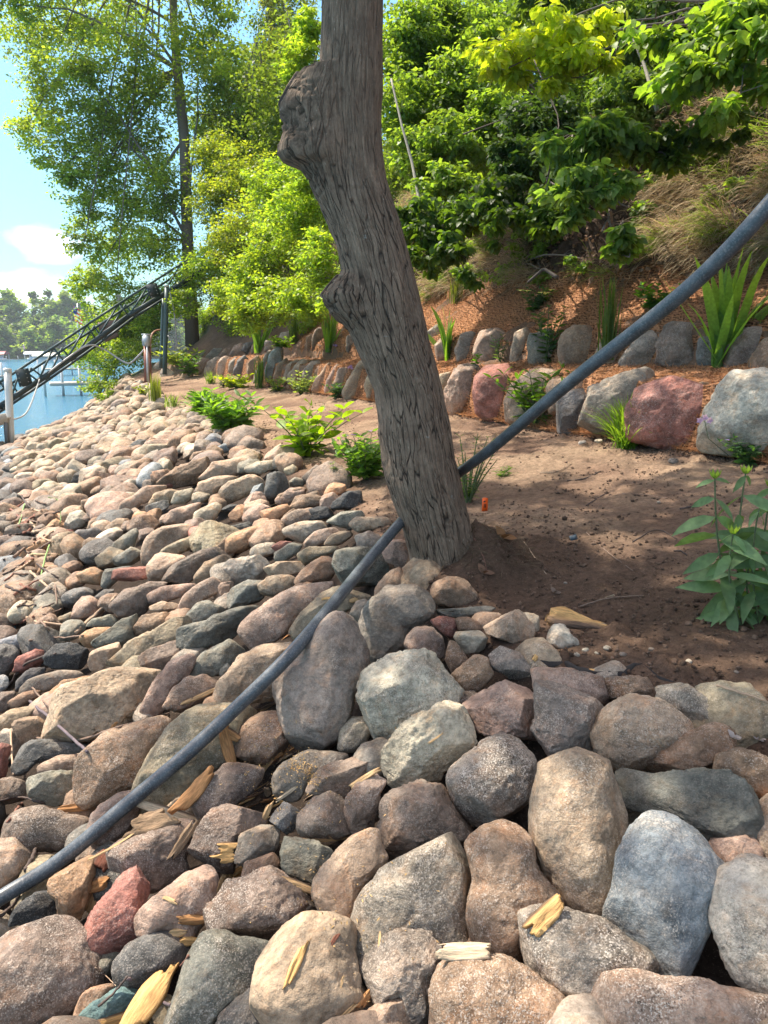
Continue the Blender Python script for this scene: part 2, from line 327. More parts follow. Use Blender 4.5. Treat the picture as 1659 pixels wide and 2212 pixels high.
# water and the lake bed
def sheet(name,x0,x1,y0,y1,z,mat,col=None,n=2):
    xs=np.linspace(x0,x1,n); ys=np.linspace(y0,y1,n); X,Y=np.meshgrid(xs,ys,indexing='ij'); V=np.stack([X.ravel(),Y.ravel(),np.full(n*n,z)],-1)
    i=(np.arange(n-1)[:,None]*n+np.arange(n-1)[None]).ravel(); return mesh(name,V,[np.stack([i,i+n,i+n+1,i+1],-1)],mat,None,col)
tag(sheet('lake_water',-1500,300,-600,1500,-.92,m_water()),kind='structure')
tag(sheet('lake_bed',-1500,300,-600,1500,-4,M_SOIL,(.05,.045,.03,1)),kind='structure')
# ---------------------------------------------------------------- stones
PAL=dict(br=((.27,.175,.112),'brown'),pu=((.205,.150,.115),'purple-brown'),tn=((.38,.275,.185),'tan'),orr=((.42,.25,.14),'orange-tan'),pk=((.355,.245,.18),'pinkish'),
 rd=((.32,.135,.10),'brick-red'),gy=((.265,.216,.170),'grey'),dg=((.13,.122,.112),'dark grey'),bk=((.055,.056,.054),'blackish'),bl=((.235,.25,.255),'blue-grey'),
 gn=((.215,.20,.155),'green-grey'),wh=((.47,.405,.32),'off-white'),cr=((.46,.38,.28),'cream'),ol=((.29,.235,.155),'olive-tan'),sl=((.165,.158,.13),'slate-coloured'),te=((.13,.21,.21),'teal'))
_ico={}
def ico(n):
    if n not in _ico:
        t=bpy.data.meshes.new('t'); import bmesh
        b=bmesh.new(); bmesh.ops.create_icosphere(b,subdivisions=n,radius=1); V=np.array([v.co[:] for v in b.verts]); Fc=np.array([[v.index for v in f.verts] for f in b.faces]); b.free(); bpy.data.meshes.remove(t)
        V/=np.linalg.norm(V,axis=1)[:,None]; _ico[n]=(V,Fc)
    return _ico[n]
def shape(V,ang,rn,amp=1.0):
    """lumps, chips and flat facets on a unit-ish solid; V in units of its radius"""
    off=rn.rand(3)*60
    nrm=V/np.linalg.norm(V,axis=1)[:,None]
    V=V+nrm*(.095*amp*fbm(V*1.3+off,2)+ (.034+.026*ang)*amp*fbm(V*3.4+off,4,.6))[:,None]
    for k in range(5 if not ang else 10):
        d=rn.randn(3); d[2]=abs(d[2])*1.1+.05*ang; d/=np.linalg.norm(d)
        q=V@d; mx=q.max(); lim=mx*(rn.uniform(.78,.93) if not ang else rn.uniform(.62,.88)); e=np.maximum(0,q-lim)
        V=V-d[None]*(e*(.85 if not ang else .95))[:,None]
    n2=V/np.linalg.norm(V,axis=1)[:,None]
    ridge=np.abs(fbm(V*2.6+off+9,3,.55)); V=V-n2*(np.clip(.10-ridge,0,1)*(.14+.22*ang)*amp)[:,None]
    V=V+n2*(.007*(1+ang)*fbm(V*13+off,3,.6))[:,None]
    return V
STN=[]     # (centre, radius, px, py, rpx)
HITV=[];HITF=[];hn=0
def colj(col,rn,v=.1,sp=.5):
    c=np.array(col)*(1+rn.uniform(-v,v))*(1+rn.uniform(-.025,.025,3)); return np.array([*c,sp])
def poly_stone(zone,pts,ang,col,sp,lift=0.,thick=.8,tfix=None,name='stone'):
    global hn
    P=np.array([zc(zone,*p) for p in pts]); 
    # area centroid
    x,y=P.T; x2,y2=np.roll(x,-1),np.roll(y,-1); a=x*y2-x2*y; A=a.sum()/2; cx=((x+x2)*a).sum()/(6*A); cy=((y+y2)*a).sum()/(6*A)
    th=np.arctan2(-(y-cy),x-cx); r=np.hypot(x-cx,y-cy)
    o=np.argsort(th); th,r=th[o],r[o]
    # denser polar outline along the polygon's straight edges, softened
    ph=np.linspace(-np.pi,np.pi,241)[:-1]; rr=np.zeros(240); X=(x-cx)[o];Y=(-(y-cy))[o]
    for k,p in enumerate(ph):
        d=np.array([math.cos(p),math.sin(p)]); best=0
        for i in range(len(X)):
            j=(i+1)%len(X); ax,ay,bx,by=X[i],Y[i],X[j],Y[j]; ex,ey=bx-ax,by-ay
            den=d[0]*ey-d[1]*ex
            if abs(den)<1e-9: continue
            t=(ax*ey-ay*ex)/den; u=(ax*d[1]-ay*d[0])/den
            if t>0 and -1e-6<=u<=1+1e-6: best=max(best,t)
        rr[k]=best
    rr=np.where(rr<=0,np.median(rr),rr)
    kn=3 if ang else 7; ke=np.hanning(2*kn+3)[1:-1]; ke/=ke.sum(); rr=np.convolve(np.concatenate([rr[-20:],rr,rr[:20]]),ke,'same')[20:-20]
    r0=rr.mean(); mn=(rr+np.roll(rr,120)).min()/2
    hy=(y.max()-y.min())/2; t,G=ground(cx,cy+hy*(.55 if thick>.9 else .25))
    if tfix: t=tfix
    rn=np.random.RandomState(int(cx*7+cy*13)&0xffff)
    t=t*(1-lift); sc_=t/F; C=at(cx,cy,t)
    sub=6 if r0>62 else 5 if r0>30 else 4
    D,Fc=ico(sub); phi=np.arctan2(D[:,1],D[:,0]); R_=np.interp(phi,np.concatenate([ph,[np.pi]]),np.concatenate([rr,rr[:1]]))/r0
    sh=np.sqrt(1-np.clip(D[:,2]**2,0,1)); cz=mn/r0*thick
    pw=.82
    V=np.stack([np.cos(phi)*R_*sh**pw,np.sin(phi)*R_*sh**pw,np.sign(D[:,2])*np.abs(D[:,2])**.9*cz],-1)
    V=shape(V,ang,rn)
    mx,mn_=V.max(0),V.min(0); tx,ty=x.max()-x.min(),y.max()-y.min(); V[:,0]=(V[:,0]-mx[0])*(tx/r0/(mx[0]-mn_[0]))*1.03+(x.max()-cx)/r0*1.01; V[:,1]=(V[:,1]-mx[1])*(ty/r0/(mx[1]-mn_[1]))*1.03+(cy-y.min())/r0*1.01
    if thick<.9: V*=[1.17,1.14,.9]
    V=V*r0*sc_
    fw=pxdir(cx,cy).normalized(); rt=Vector((1,0,0)); rt=(rt-fw*rt.dot(fw)).normalized(); up=rt.cross(fw)
    M=np.array([rt,up,-fw]).T; V=V@M.T
    c=colj(col,rn,.05,sp)
    o_=mesh(name,V,[Fc],M_ROCK,None,c); o_.location=C
    STN.append((np.array(C),r0*sc_,cx,cy,r0)); HITV.append(V+np.array(C)); HITF.append(Fc+hn); hn+=len(V)
    return o_,cx,cy,r0
LAND=[(690,1470,'the pear-shaped grey boulder'),(955,1230,'the leaning trunk'),(245,1960,'the brick-red rock'),(1280,1800,'the tall brown boulder'),
 (1080,1680,'the granite boulder'),(930,1860,'the big grey boulder'),(660,2080,'the smooth tan boulder'),(225,1500,'the flat purple-topped boulder'),
 (390,1620,'the large green-streaked boulder'),(610,1330,'the long pink-brown boulder'),(405,1030,'the tilted purple-brown slab'),(465,940,'the slate-blue flat stone'),
 (420,1320,'the pale round stone'),(770,1215,'the pale greenish block'),(1431,1930,'the blue-grey boulder'),(300,840,'the riprap tip'),(505,890,'the leafy clump'),
 (20,1300,'the reed tangle'),(660,1090,'the blackish soil-edge rock'),(180,950,'the dock post'),(110,1700,'the green-grey twig-side block'),(320,1150,'the blue-green stone'),(60,1000,'the far waterline')]
def where(px,py,skip=None,k=2):
    c=sorted(LAND,key=lambda l:math.hypot(l[0]-px,l[1]-py)); o=[]
    for l in c:
        dx,dy=px-l[0],py-l[1]
        if math.hypot(dx,dy)<18 or l[2]==skip: continue
        d=('right of' if dx>0 else 'left of') if abs(dx)>abs(dy) else ('below' if dy>0 else 'above')
        o.append(d+' '+l[2])
        if len(o)==k: break
    return o
PEND=[]
def relabel():
    used={}
    def key(l): return l
    for o,desc,px,py in sorted(PEND,key=lambda q:q[2]+q[3]*.01):
        w1,w2=where(px,py); cand=[f'{desc}, {w1}']
        near=w1.split(' ')[0]
        l=cand[0]; used.setdefault(l,[]).append((px,py,o,desc,w1))
    num='first second third fourth fifth sixth seventh eighth ninth tenth eleventh twelfth thirteenth fourteenth fifteenth sixteenth seventeenth eighteenth nineteenth twentieth'.split()
    for l,v in used.items():
        if len(v)==1: v[0][2]['label']=l; continue
        v.sort(key=lambda q:math.hypot(*[a-b for a,b in zip(q[:2],[(L[0],L[1]) for L in LAND if L[2] in q[4]][0])]))
        for k,q in enumerate(v):
            pre='nearest' if k==0 else (num[k] if k<20 else 'far')+' nearest'
            q[2]['label']=f'{q[3]}, {pre} one {q[4]}'
RAW='''
I s tn .5 "tall rusty-brown boulder standing on end, greyer chipped lower left side"|560,168 690,200 800,330 850,560 810,760 800,960 730,1130 560,1080 430,930 330,820 290,600 310,430 410,260
I s bl .6 "large blue-grey boulder tapering to a low point, beside the tall brown one"|1060,555 1200,600 1330,700 1430,880 1330,1100 1200,1340 1110,1455 900,1320 735,1170 715,1090 810,960 830,800 900,680
I a sl .15 "flat slate slab with a sharp left tip lying over the blue-grey boulder"|860,280 1000,320 1200,325 1370,320 1560,450 1645,560 1640,700 1540,815 1410,770 1290,640 1080,550 960,500 830,470 775,380
I s wh .8 "whitish-blue speckled boulder cut by the right picture edge"|1560,815 1659,805 1800,900 1850,1200 1800,1600 1640,1600 1500,1500 1400,1400 1350,1150 1400,920
I s br .5 "brown boulder with darker blotches between the grey rounded and tall brown boulders"|-75,700 60,610 230,600 300,700 310,830 400,930 490,1080 300,1130 250,1200 240,1380 60,1390 -60,1240 -70,1000 -30,900
I s gy .9 "coarse brown-and-white speckled boulder holding a yellow wood chunk"|260,1150 400,1090 540,1115 760,1200 960,1330 1010,1450 760,1480 620,1600 560,1640 400,1540 280,1400 230,1280
I s pk .9 "pinkish speckled boulder along the bottom edge at the right corner"|600,1640 760,1480 1000,1470 1300,1530 1560,1590 1700,1650 1700,1900 1000,1950 660,1800
I s br .7 "rounded brown boulder at the bottom edge right of the nosed rock"|-279,1560 -200,1430 0,1390 180,1410 360,1520 530,1650 640,1760 600,1950 -270,1950
C s tn .6 "round tan-pink boulder just under the muddy soil edge"|715,1460 790,1320 950,1262 1100,1290 1220,1400 1255,1490 1100,1580 1000,1660 880,1680 760,1620
C a gy .6 "grey-tan wedge boulder with a ridge, left of the round tan-pink boulder"|440,1190 560,1185 700,1240 790,1310 720,1440 710,1560 600,1640 520,1700 420,1560 388,1430 420,1280
C a pk .4 "pinkish-red pitted boulder above the speckled granite boulder"|150,1215 270,1185 390,1200 430,1270 390,1420 400,1500 260,1490 160,1500 90,1440 20,1310
I a br .4 "rusty brown pointed rock wedged above the flat slate slab"|930,240 1090,140 1200,110 1380,20 1470,70 1470,140 1390,200 1370,310 1180,320 1000,290
I s br .5 "brown boulder at the right edge above the slate slab"|1390,190 1520,160 1640,210 1760,280 1740,430 1640,460 1500,380 1370,300
C s pk .4 "muddy pink-brown rock half hidden behind the grey-tan wedge boulder"|395,1120 560,1115 760,1160 800,1290 700,1330 560,1340 440,1300 395,1220
C a br .5 "mud-caked brown rock under the torn dark fabric edge"|770,1170 940,1160 1060,1190 1060,1290 950,1330 810,1310
C a gy .6 "dusty pale grey rock sunk in the dark soil by the right edge"|1070,1210 1180,1200 1300,1300 1370,1430 1290,1480 1200,1400 1080,1290
C a gy .5 "grey rock with a white upper edge below the pale tan chunk"|175,1010 250,1000 330,1060 400,1120 390,1190 270,1160 180,1120 160,1060
C a tn .3 "light tan blocky chunk by the wood slab on the soil"|130,870 220,830 340,805 390,880 405,990 300,1005 170,950
C a cr .3 "small pale slab behind the light tan chunk"|340,820 430,830 430,900 400,960 370,900
B a cr .2 "small cream block with sharp corners"|1270,890 1400,900 1470,940 1470,1010 1330,1030 1280,940
B s br .3 "brown barrel-shaped stone right of the pale rough boulder"|1400,1035 1480,1050 1505,1150 1430,1240 1330,1300 1290,1210 1258,1150
C a wh .3 "white rough chunk lying on the soil below the wood slab"|500,890 560,880 600,950 640,980 600,1020 530,1030 470,990 470,930
B a gn .1 "thin grey-green slate below the oval brown stone"|1165,790 1300,760 1450,745 1520,770 1430,815 1300,810
B s rd .2 "small red-brown stone below the thin slate"|1130,830 1200,805 1290,825 1290,900 1250,940 1180,880
B s br .2 "small grey-brown stone touching the cream block"|1275,820 1360,810 1450,860 1440,900 1300,895
B s br .3 "oval brown stone leaning at the foot of the trunk"|1140,620 1230,570 1330,590 1410,670 1400,720 1310,760 1180,740 1130,680
B s gy .2 "big smooth grey-brown boulder in front of the trunk"|790,700 870,640 980,615 1080,630 1155,700 1160,790 1080,850 1000,900 975,1000 880,1040 800,1090 740,980 703,870 740,760
B s gy .25 "very big smooth grey pear-shaped boulder with dark damp stains, touching the pipe"|530,800 620,785 680,830 710,920 770,1050 750,1150 700,1250 700,1400 600,1540 510,1605 400,1590 300,1510 240,1400 205,1230 230,1130 330,1010 440,900
B a wh .6 "big pale rough-surfaced boulder in the centre of the slope"|870,1010 960,1005 1060,1015 1130,1000 1190,1060 1260,1170 1325,1230 1320,1330 1200,1360 1080,1400 960,1490 900,1560 840,1610 760,1530 700,1400 695,1270 740,1140 800,1080
B a cr .5 "pale tan slab with a pointed upper right corner"|1250,1310 1330,1350 1400,1355 1405,1560 1290,1660 1180,1760 1000,1790 900,1810 840,1720 845,1610 960,1500 1090,1400
B s pu .3 "dark brown rounded stone above the pale rough boulder"|1030,870 1150,865 1215,930 1210,1060 1140,1090 1040,1040 975,1005 985,930
B s br .4 "narrow dark tan stone squeezed beside the dark brown rounded stone"|1235,950 1280,960 1350,1060 1260,1150 1215,1060
B s gy .2 "small smooth grey stone left of the grey-brown boulder in front of the trunk"|690,715 740,705 775,740 760,790 710,850 650,790
B a gn .5 "pale greenish-white block left of the trunk behind the pipe"|620,390 720,400 860,460 885,520 820,600 700,610 600,630 550,600 570,500
B s br .3 "rusty brown stone at the left foot of the trunk"|800,640 900,540 960,515 1030,590 1020,640 900,690 800,700
B a pk .3 "pale pinkish stone tucked against the left of the trunk"|840,430 920,350 990,370 1030,480 1030,550 960,530 880,490
B s pk .6 "long pink-brown boulder slanting up towards the pipe"|20,840 150,740 300,660 480,600 550,620 500,700 400,780 300,860 280,900 180,960 50,1015 0,960
B a ol .3 "long olive-tan slab under the pipe"|480,670 600,625 790,625 790,700 640,760 480,850 400,920 310,950 300,910 400,780
B s tn .5 "pale tan sloping boulder on the left of the pear-shaped boulder"|300,960 290,1050 210,1180 205,1300 100,1320 -30,1330 -142,1301 -110,1190 -20,1050 120,990
B a br .5 "square brown block with a flat top, lower left of the pear-shaped boulder"|-52,1591 18,1441 100,1385 200,1368 270,1450 300,1580 260,1690 150,1680 40,1650
B s tn .4|110,620 180,570 300,560 340,590 310,660 200,690 140,690
B s br .3|325,620 400,520 500,450 580,460 575,560 540,600 430,620
B s gy .3|680,330 760,300 840,330 850,370 800,420 700,410
B s tn .3|650,260 700,220 840,215 900,240 890,290 800,300 700,310
B a gn .4|515,240 600,190 700,180 740,210 660,240 640,290 570,270
B s cr .3|255,290 350,250 480,240 520,270 470,320 370,370 280,330
B s pk .3|250,210 350,170 500,160 560,190 520,230 380,240 260,280
B a bk .1|385,200 460,155 540,180 560,210 480,240 380,240
B s orr .2|120,190 280,140 300,190 250,230 240,280 160,270
B s br .3|280,170 400,80 540,120 550,150 400,160 300,190
B s pk .2|210,110 290,45 390,45 380,80 300,130 220,150
B a bk .2|560,130 640,70 720,60 730,130 690,180 540,180
A a dg .2|1380,370 1480,370 1500,440 1430,530 1370,540
B s pk .4|380,390 450,300 560,280 600,320 520,380 420,400
B a tn .3|505,340 600,300 670,310 640,350 560,390 500,380
B a ol .3|340,430 430,400 580,390 580,420 500,460 400,510 340,480
B a tn .3|145,540 260,480 380,490 390,540 280,570 160,580
B s gn .3|205,430 300,370 370,380 340,430 260,490 210,480
B a rd .2|185,390 240,360 320,370 210,430
A a wh .3 "flat light grey plate-like stone in the middle of the riprap"|1140,860 1200,820 1340,800 1400,850 1370,920 1250,930 1150,975
E s pu .7 "huge purple-brown boulder filling the bottom left corner"|0,740 180,672 340,690 440,760 540,870 560,960 520,1050 400,1130 250,1150 100,1200 -100,1250 -150,900
E a rd .3 "brick-red angular rock standing upright near the bottom left"|600,400 680,400 760,450 740,560 715,740 640,800 580,860 520,800 455,710 470,610 530,560 570,470
E a orr .3 "small orange-brown rock left of the brick-red rock"|255,460 340,370 450,340 480,400 465,520 440,640 330,640 300,560 255,530
E a bk .2 "blackish mossy rock beneath the pipe's lower end"|70,680 120,600 240,520 270,600 300,660 180,670 100,685
E s pu .6 "dark brown kidney-shaped boulder just above the pipe at the left"|40,150 110,80 220,75 330,120 460,130 465,210 400,260 330,280 150,300 60,250
E s pk .4 "pink-brown boulder at the left edge below the pipe level"|-60,250 50,245 130,290 160,340 100,420 20,500 -80,520
E s pu .5 "purple-brown boulder crossed by the pipe, lower left"|470,120 560,30 660,0 720,20 690,120 680,200 600,290 490,270 465,200
E s pu .6 "wide brown-grey boulder behind the brick-red rock"|570,390 600,300 680,230 820,165 950,150 1010,180 960,330 980,400 900,450 800,500 740,440 650,400
E a pu .4 "purple-grey blocky rock among yellow wood chips"|990,290 1030,190 1080,100 1200,70 1380,80 1390,160 1240,220 1225,300 1210,370 1100,400 1000,350
E a gy .2 "flat dark grey wedge stone right of two yellow wood pieces"|1230,240 1310,175 1440,200 1450,270 1370,330 1280,375 1225,350
E a dg .4 "small knobbly dark brown stone amid wood chips"|1400,130 1470,55 1550,100 1565,160 1490,215 1410,180
G a gn .2 "green-grey faceted stone under a thin wood splinter"|255,700 440,710 555,780 540,860 430,950 280,910 240,850
E s br .4 "small brown stone below the flat dark grey wedge"|1250,440 1280,370 1450,320 1450,390 1380,440 1250,490
E a pu .6 "slanting dark purple-brown boulder above the spotted green-black boulder"|1070,690 1130,610 1260,470 1400,410 1480,400 1560,480 1640,600 1640,660 1500,690 1400,720 1390,770 1180,760 1100,740
E a gy .4 "small grey-brown stone resting on the slanting dark boulder"|1440,570 1500,510 1590,540 1659,600 1659,650 1580,660 1480,620
E s pk .6 "pinkish-brown boulder right of the brick-red rock"|720,660 830,560 960,460 1080,395 1120,480 1120,600 1070,690 1030,770 900,700 770,740
E a pu .4 "dark angular piece between the brick-red and pinkish-brown rocks"|740,700 800,580 900,590 880,680 820,730
E s dg .4 "dark blue-black rounded rock below the brick-red rock"|610,870 660,790 790,730 920,740 970,810 960,870 880,930 760,995 600,990
E s sl .6 "green-black boulder with pale lichen spots at the bottom"|1050,745 1200,760 1410,790 1400,880 1320,1010 1200,1100 1120,1203 1000,1300 870,1250 900,1080 960,930 990,820
G s tn .15 "large smooth tan boulder with an upright wood splinter on it"|380,1185 540,1190 660,1215 680,1350 700,1480 720,1600 800,1680 760,1760 640,1850 350,1880 180,1790 90,1690 85,1560 150,1430 240,1290
E a te .1 "teal flat stone behind the big yellow splinter"|640,1010 720,1010 720,1080 640,1160 470,1230 400,1203 520,1090
E s gy .4 "small grey stone at the bottom edge below the huge corner boulder"|150,1180 240,1155 320,1190 300,1260 120,1260
E s dg .3 "dark grey stone at the bottom between the spotted and tan boulders"|1150,1150 1290,1040 1350,1110 1400,1203 1330,1290 1120,1260
E a br .3|480,1060 560,1005 600,1040 540,1090 440,1140 400,1180
G s gy .6 "big grey rounded boulder with a speckled surface above the nosed rock"|700,1000 800,900 900,800 1050,720 1200,690 1340,730 1365,900 1340,1150 1380,1310 1170,1300 1100,1235 960,1280 830,1370 720,1460 670,1340 665,1130
G s tn .4 "orange-tan rounded boulder left of the big grey rounded boulder"|560,790 680,690 800,660 850,790 880,830 760,950 700,1000 665,1190 580,1180 480,1110 435,1040 455,930
G a pu .3 "dark block with squared edges left of the speckled granite boulder"|820,440 900,390 1060,360 1200,370 1250,480 1410,590 1400,650 1330,700 1200,680 1050,720 870,810 830,740 815,600
G a pk .5 "pale pinkish angular stone left of the dark squared block"|640,480 700,370 800,330 870,380 820,430 810,660 660,670 615,590
G a pu .3 "flat purple-brown stone with a thin lower lip"|400,400 450,310 560,240 700,210 840,195 840,290 720,340 650,400 620,465 560,430 440,425
G s pu .3 "smooth purple stone under the flat purple-brown stone"|350,560 420,470 520,430 610,480 620,560 640,640 660,700 500,700 360,690 340,620
G s gy .3 "grey-brown stone dusted with sawdust, above the small knobbly stone"|200,330 250,240 400,180 560,200 640,220 560,250 440,310 380,390 350,470 230,440
G s gy 1.0 "speckled granite boulder flecked black, white and orange"|1240,310 1310,220 1460,110 1580,90 1690,140 1760,250 1730,420 1659,560 1500,610 1360,580 1260,510 1232,420
G a gy .6 "brown-grey rock with a pointed nose on its left"|700,1520 760,1440 870,1350 960,1280 1080,1230 1140,1260 1190,1380 1205,1440 1150,1560 1130,1740 1040,1780 980,1650 830,1700 800,1600 720,1570
G a pk .5 "pale pink stone peeking in at the bottom edge"|700,1790 800,1720 960,1650 1030,1660 1070,1790 1050,1900 760,1900
G s dg .2 "small dark grey stone right of the smooth tan boulder"|620,1790 700,1690 780,1720 700,1800 640,1840
D s pu .4 "wide purple-brown boulder with wood chips on its right side"|1140,1180 1230,1060 1330,990 1540,970 1560,1030 1510,1110 1430,1180 1370,1240 1200,1320
D a tn .3 "large boulder with a flat purple top and tan front"|350,570 500,490 640,440 790,395 930,410 930,480 870,600 780,700 700,780 600,810 450,825 300,810 310,650
D s br .6 "brown slanting boulder left of the large tan boulder under the pipe"|470,1010 500,900 600,800 780,730 960,690 990,720 940,860 880,960 830,1080 700,1160 540,1210 480,1150
D s ol .4 "large tan boulder with a green streak passing under the pipe"|1040,680 1100,620 1250,610 1400,620 1520,640 1480,700 1400,800 1380,950 1240,1040 1160,1110 1060,1200 900,1240 820,1130 850,1030 900,900 950,770
D s pk .4|850,650 860,590 920,480 1000,370 1110,320 1150,350 1120,440 1020,520 1010,600 960,680 890,690
D s pk .4|980,660 1040,540 1110,460 1220,440 1310,490 1280,570 1200,600 1090,600 1040,650
D a ol .3|660,410 720,320 820,210 960,120 1100,90 1150,160 1080,220 980,240 900,290 840,350 850,390 740,400
D a pu .2|830,330 900,290 1000,240 1100,260 1180,310 1110,320 1000,370 960,410 870,400
D a sl .2 "long dark slate stone right of the pale round stone"|1060,210 1200,130 1400,50 1540,30 1500,80 1420,160 1400,200 1300,270 1200,300 1110,270
D s gn .3|1130,400 1200,310 1380,230 1450,300 1400,370 1340,420 1290,440 1200,440 1130,460
D a wh .2|1280,410 1330,355 1370,380 1340,430 1300,450
D s gn .3 "pale round greenish stone among the darker riprap"|1110,80 1170,10 1230,0 1330,50 1330,70 1200,130 1140,160 1105,130
D a br .3|800,150 840,80 980,70 1060,90 960,150 820,210
D a tn .3|530,320 580,270 700,250 710,300 650,430 570,440 530,390
D a gn .2|560,280 650,200 740,110 820,80 810,200 740,260 690,250 590,270
D s orr .2|480,220 520,175 620,160 690,165 640,220 560,280 510,270
D a bk .2|270,330 330,260 440,250 520,300 490,360 460,410 350,400 280,370
D s gy .3|140,540 200,450 330,415 450,420 480,460 360,480 280,530 200,560
D s dg .2|105,470 170,400 260,400 230,440 140,530 110,540
D a dg .3|100,920 140,840 240,825 440,850 520,880 470,910 240,940 200,1000 110,1030
D s pk .4|240,980 330,930 450,910 510,930 470,1010 340,1010 260,1030
D a gn .3 "green-grey block among twigs near the left edge"|170,1060 250,1020 440,1010 475,1080 440,1170 340,1215 220,1190 180,1130
D a br .3|80,760 150,690 290,700 300,790 280,850 150,850 80,800
D a tn .3|0,700 80,640 200,620 190,680 80,740 0,820 -60,760
D s br .3|60,610 130,550 220,530 230,570 130,640 70,640
D s pu .3|0,540 70,540 85,600 50,660 -20,670 -50,600
D a rd .3|100,340 180,290 250,300 210,370 120,430 90,400
D s bl .3|-50,260 120,190 250,180 260,230 180,270 60,300 -40,340
D s orr .3|300,560 380,470 500,450 600,460 400,560 340,590
D s pu .5|-40,1080 60,1050 150,1090 150,1190 30,1210 -60,1150
D a rd .3|0,850 50,870 45,1040 -40,1050 -60,900
D s ol .3|340,110 420,70 460,110 440,150 350,140
D s gn .3|560,110 640,85 700,130 650,160 520,160
A s pu .3|580,1070 650,990 760,940 860,940 840,1000 780,1060 740,1120 640,1130
D a tn .3|890,40 960,5 1060,20 1050,70 900,70
A s pk .3|770,1010 870,960 1020,950 1010,990 900,1030 780,1060
A s pk .5|930,1090 960,1010 1060,940 1140,915 1150,990 1060,1040 980,1100
A a sl .2|1180,1000 1250,940 1380,930 1370,980 1330,1050 1200,1080
A a pu .3|850,940 900,870 1000,800 1100,760 1180,780 1080,860 1000,930 880,950
A s tn .3|1010,920 1060,840 1140,800 1200,810 1130,880 1080,930 1030,950
A s orr .3|1145,750 1200,690 1290,650 1390,650 1380,710 1280,780 1180,800
A a dg .2|1120,720 1150,660 1240,630 1340,630 1280,650 1200,690 1130,740
A s pk .3|740,800 760,730 830,670 920,640 1000,680 920,750 870,790 800,860 745,830
A a ol .3|820,850 860,780 940,720 1040,700 1000,760 900,830
A s gn .2|580,790 600,730 700,665 715,690 700,760 620,810
A a gn .2|590,860 700,760 750,770 750,840 700,860
A s dg .3|355,740 400,680 480,660 530,690 470,750 380,770
A s orr .2|105,810 160,750 290,720 290,750 200,790 130,830
A a rd .2|300,720 330,670 380,670 370,700
A a rd .3|590,920 700,870 880,860 870,900 700,940 600,940
A s sl .3|530,960 550,880 680,860 640,900 560,980
A a orr .3|400,940 420,880 500,865 540,900 530,960
A a br .4|820,420 900,350 1050,290 1100,310 1060,380 980,430 880,460
A s tn .4|1035,420 1130,320 1250,295 1300,330 1270,370 1180,390 1100,400
A s cr .3|1270,350 1340,320 1430,310 1440,350 1350,385 1290,380
A s tn .3|1020,520 1030,430 1120,390 1230,400 1130,450 1070,530
A s tn .6|1140,490 1200,420 1300,385 1370,390 1360,450 1280,500 1180,540
A s bl .2|1100,260 1160,225 1240,215 1250,240 1180,270 1110,280
A s pk .3|620,610 650,540 760,460 860,440 830,500 740,550 690,600
A s tn .3|775,530 800,480 890,460 950,470 880,540 790,560
A s cr .3|890,540 910,480 1000,455 1010,500 960,540
A s pk .3|850,640 900,570 1040,530 1010,600 960,640 870,650
A s cr .2|1000,640 1010,580 1100,530 1150,540 1100,620 1050,680 1010,670
A a bk .2|1140,580 1180,540 1250,540 1230,580
A s br .3|420,580 430,520 500,490 540,510 490,580 440,600
A s gn .2|1500,420 1530,400 1580,410 1570,445 1510,450
A a bl .2|1290,520 1320,440 1370,430 1360,500
A s br .3|1430,540 1450,490 1540,450 1590,460 1520,520
A s br .3|1500,570 1540,500 1659,470 1659,550 1560,560
'''
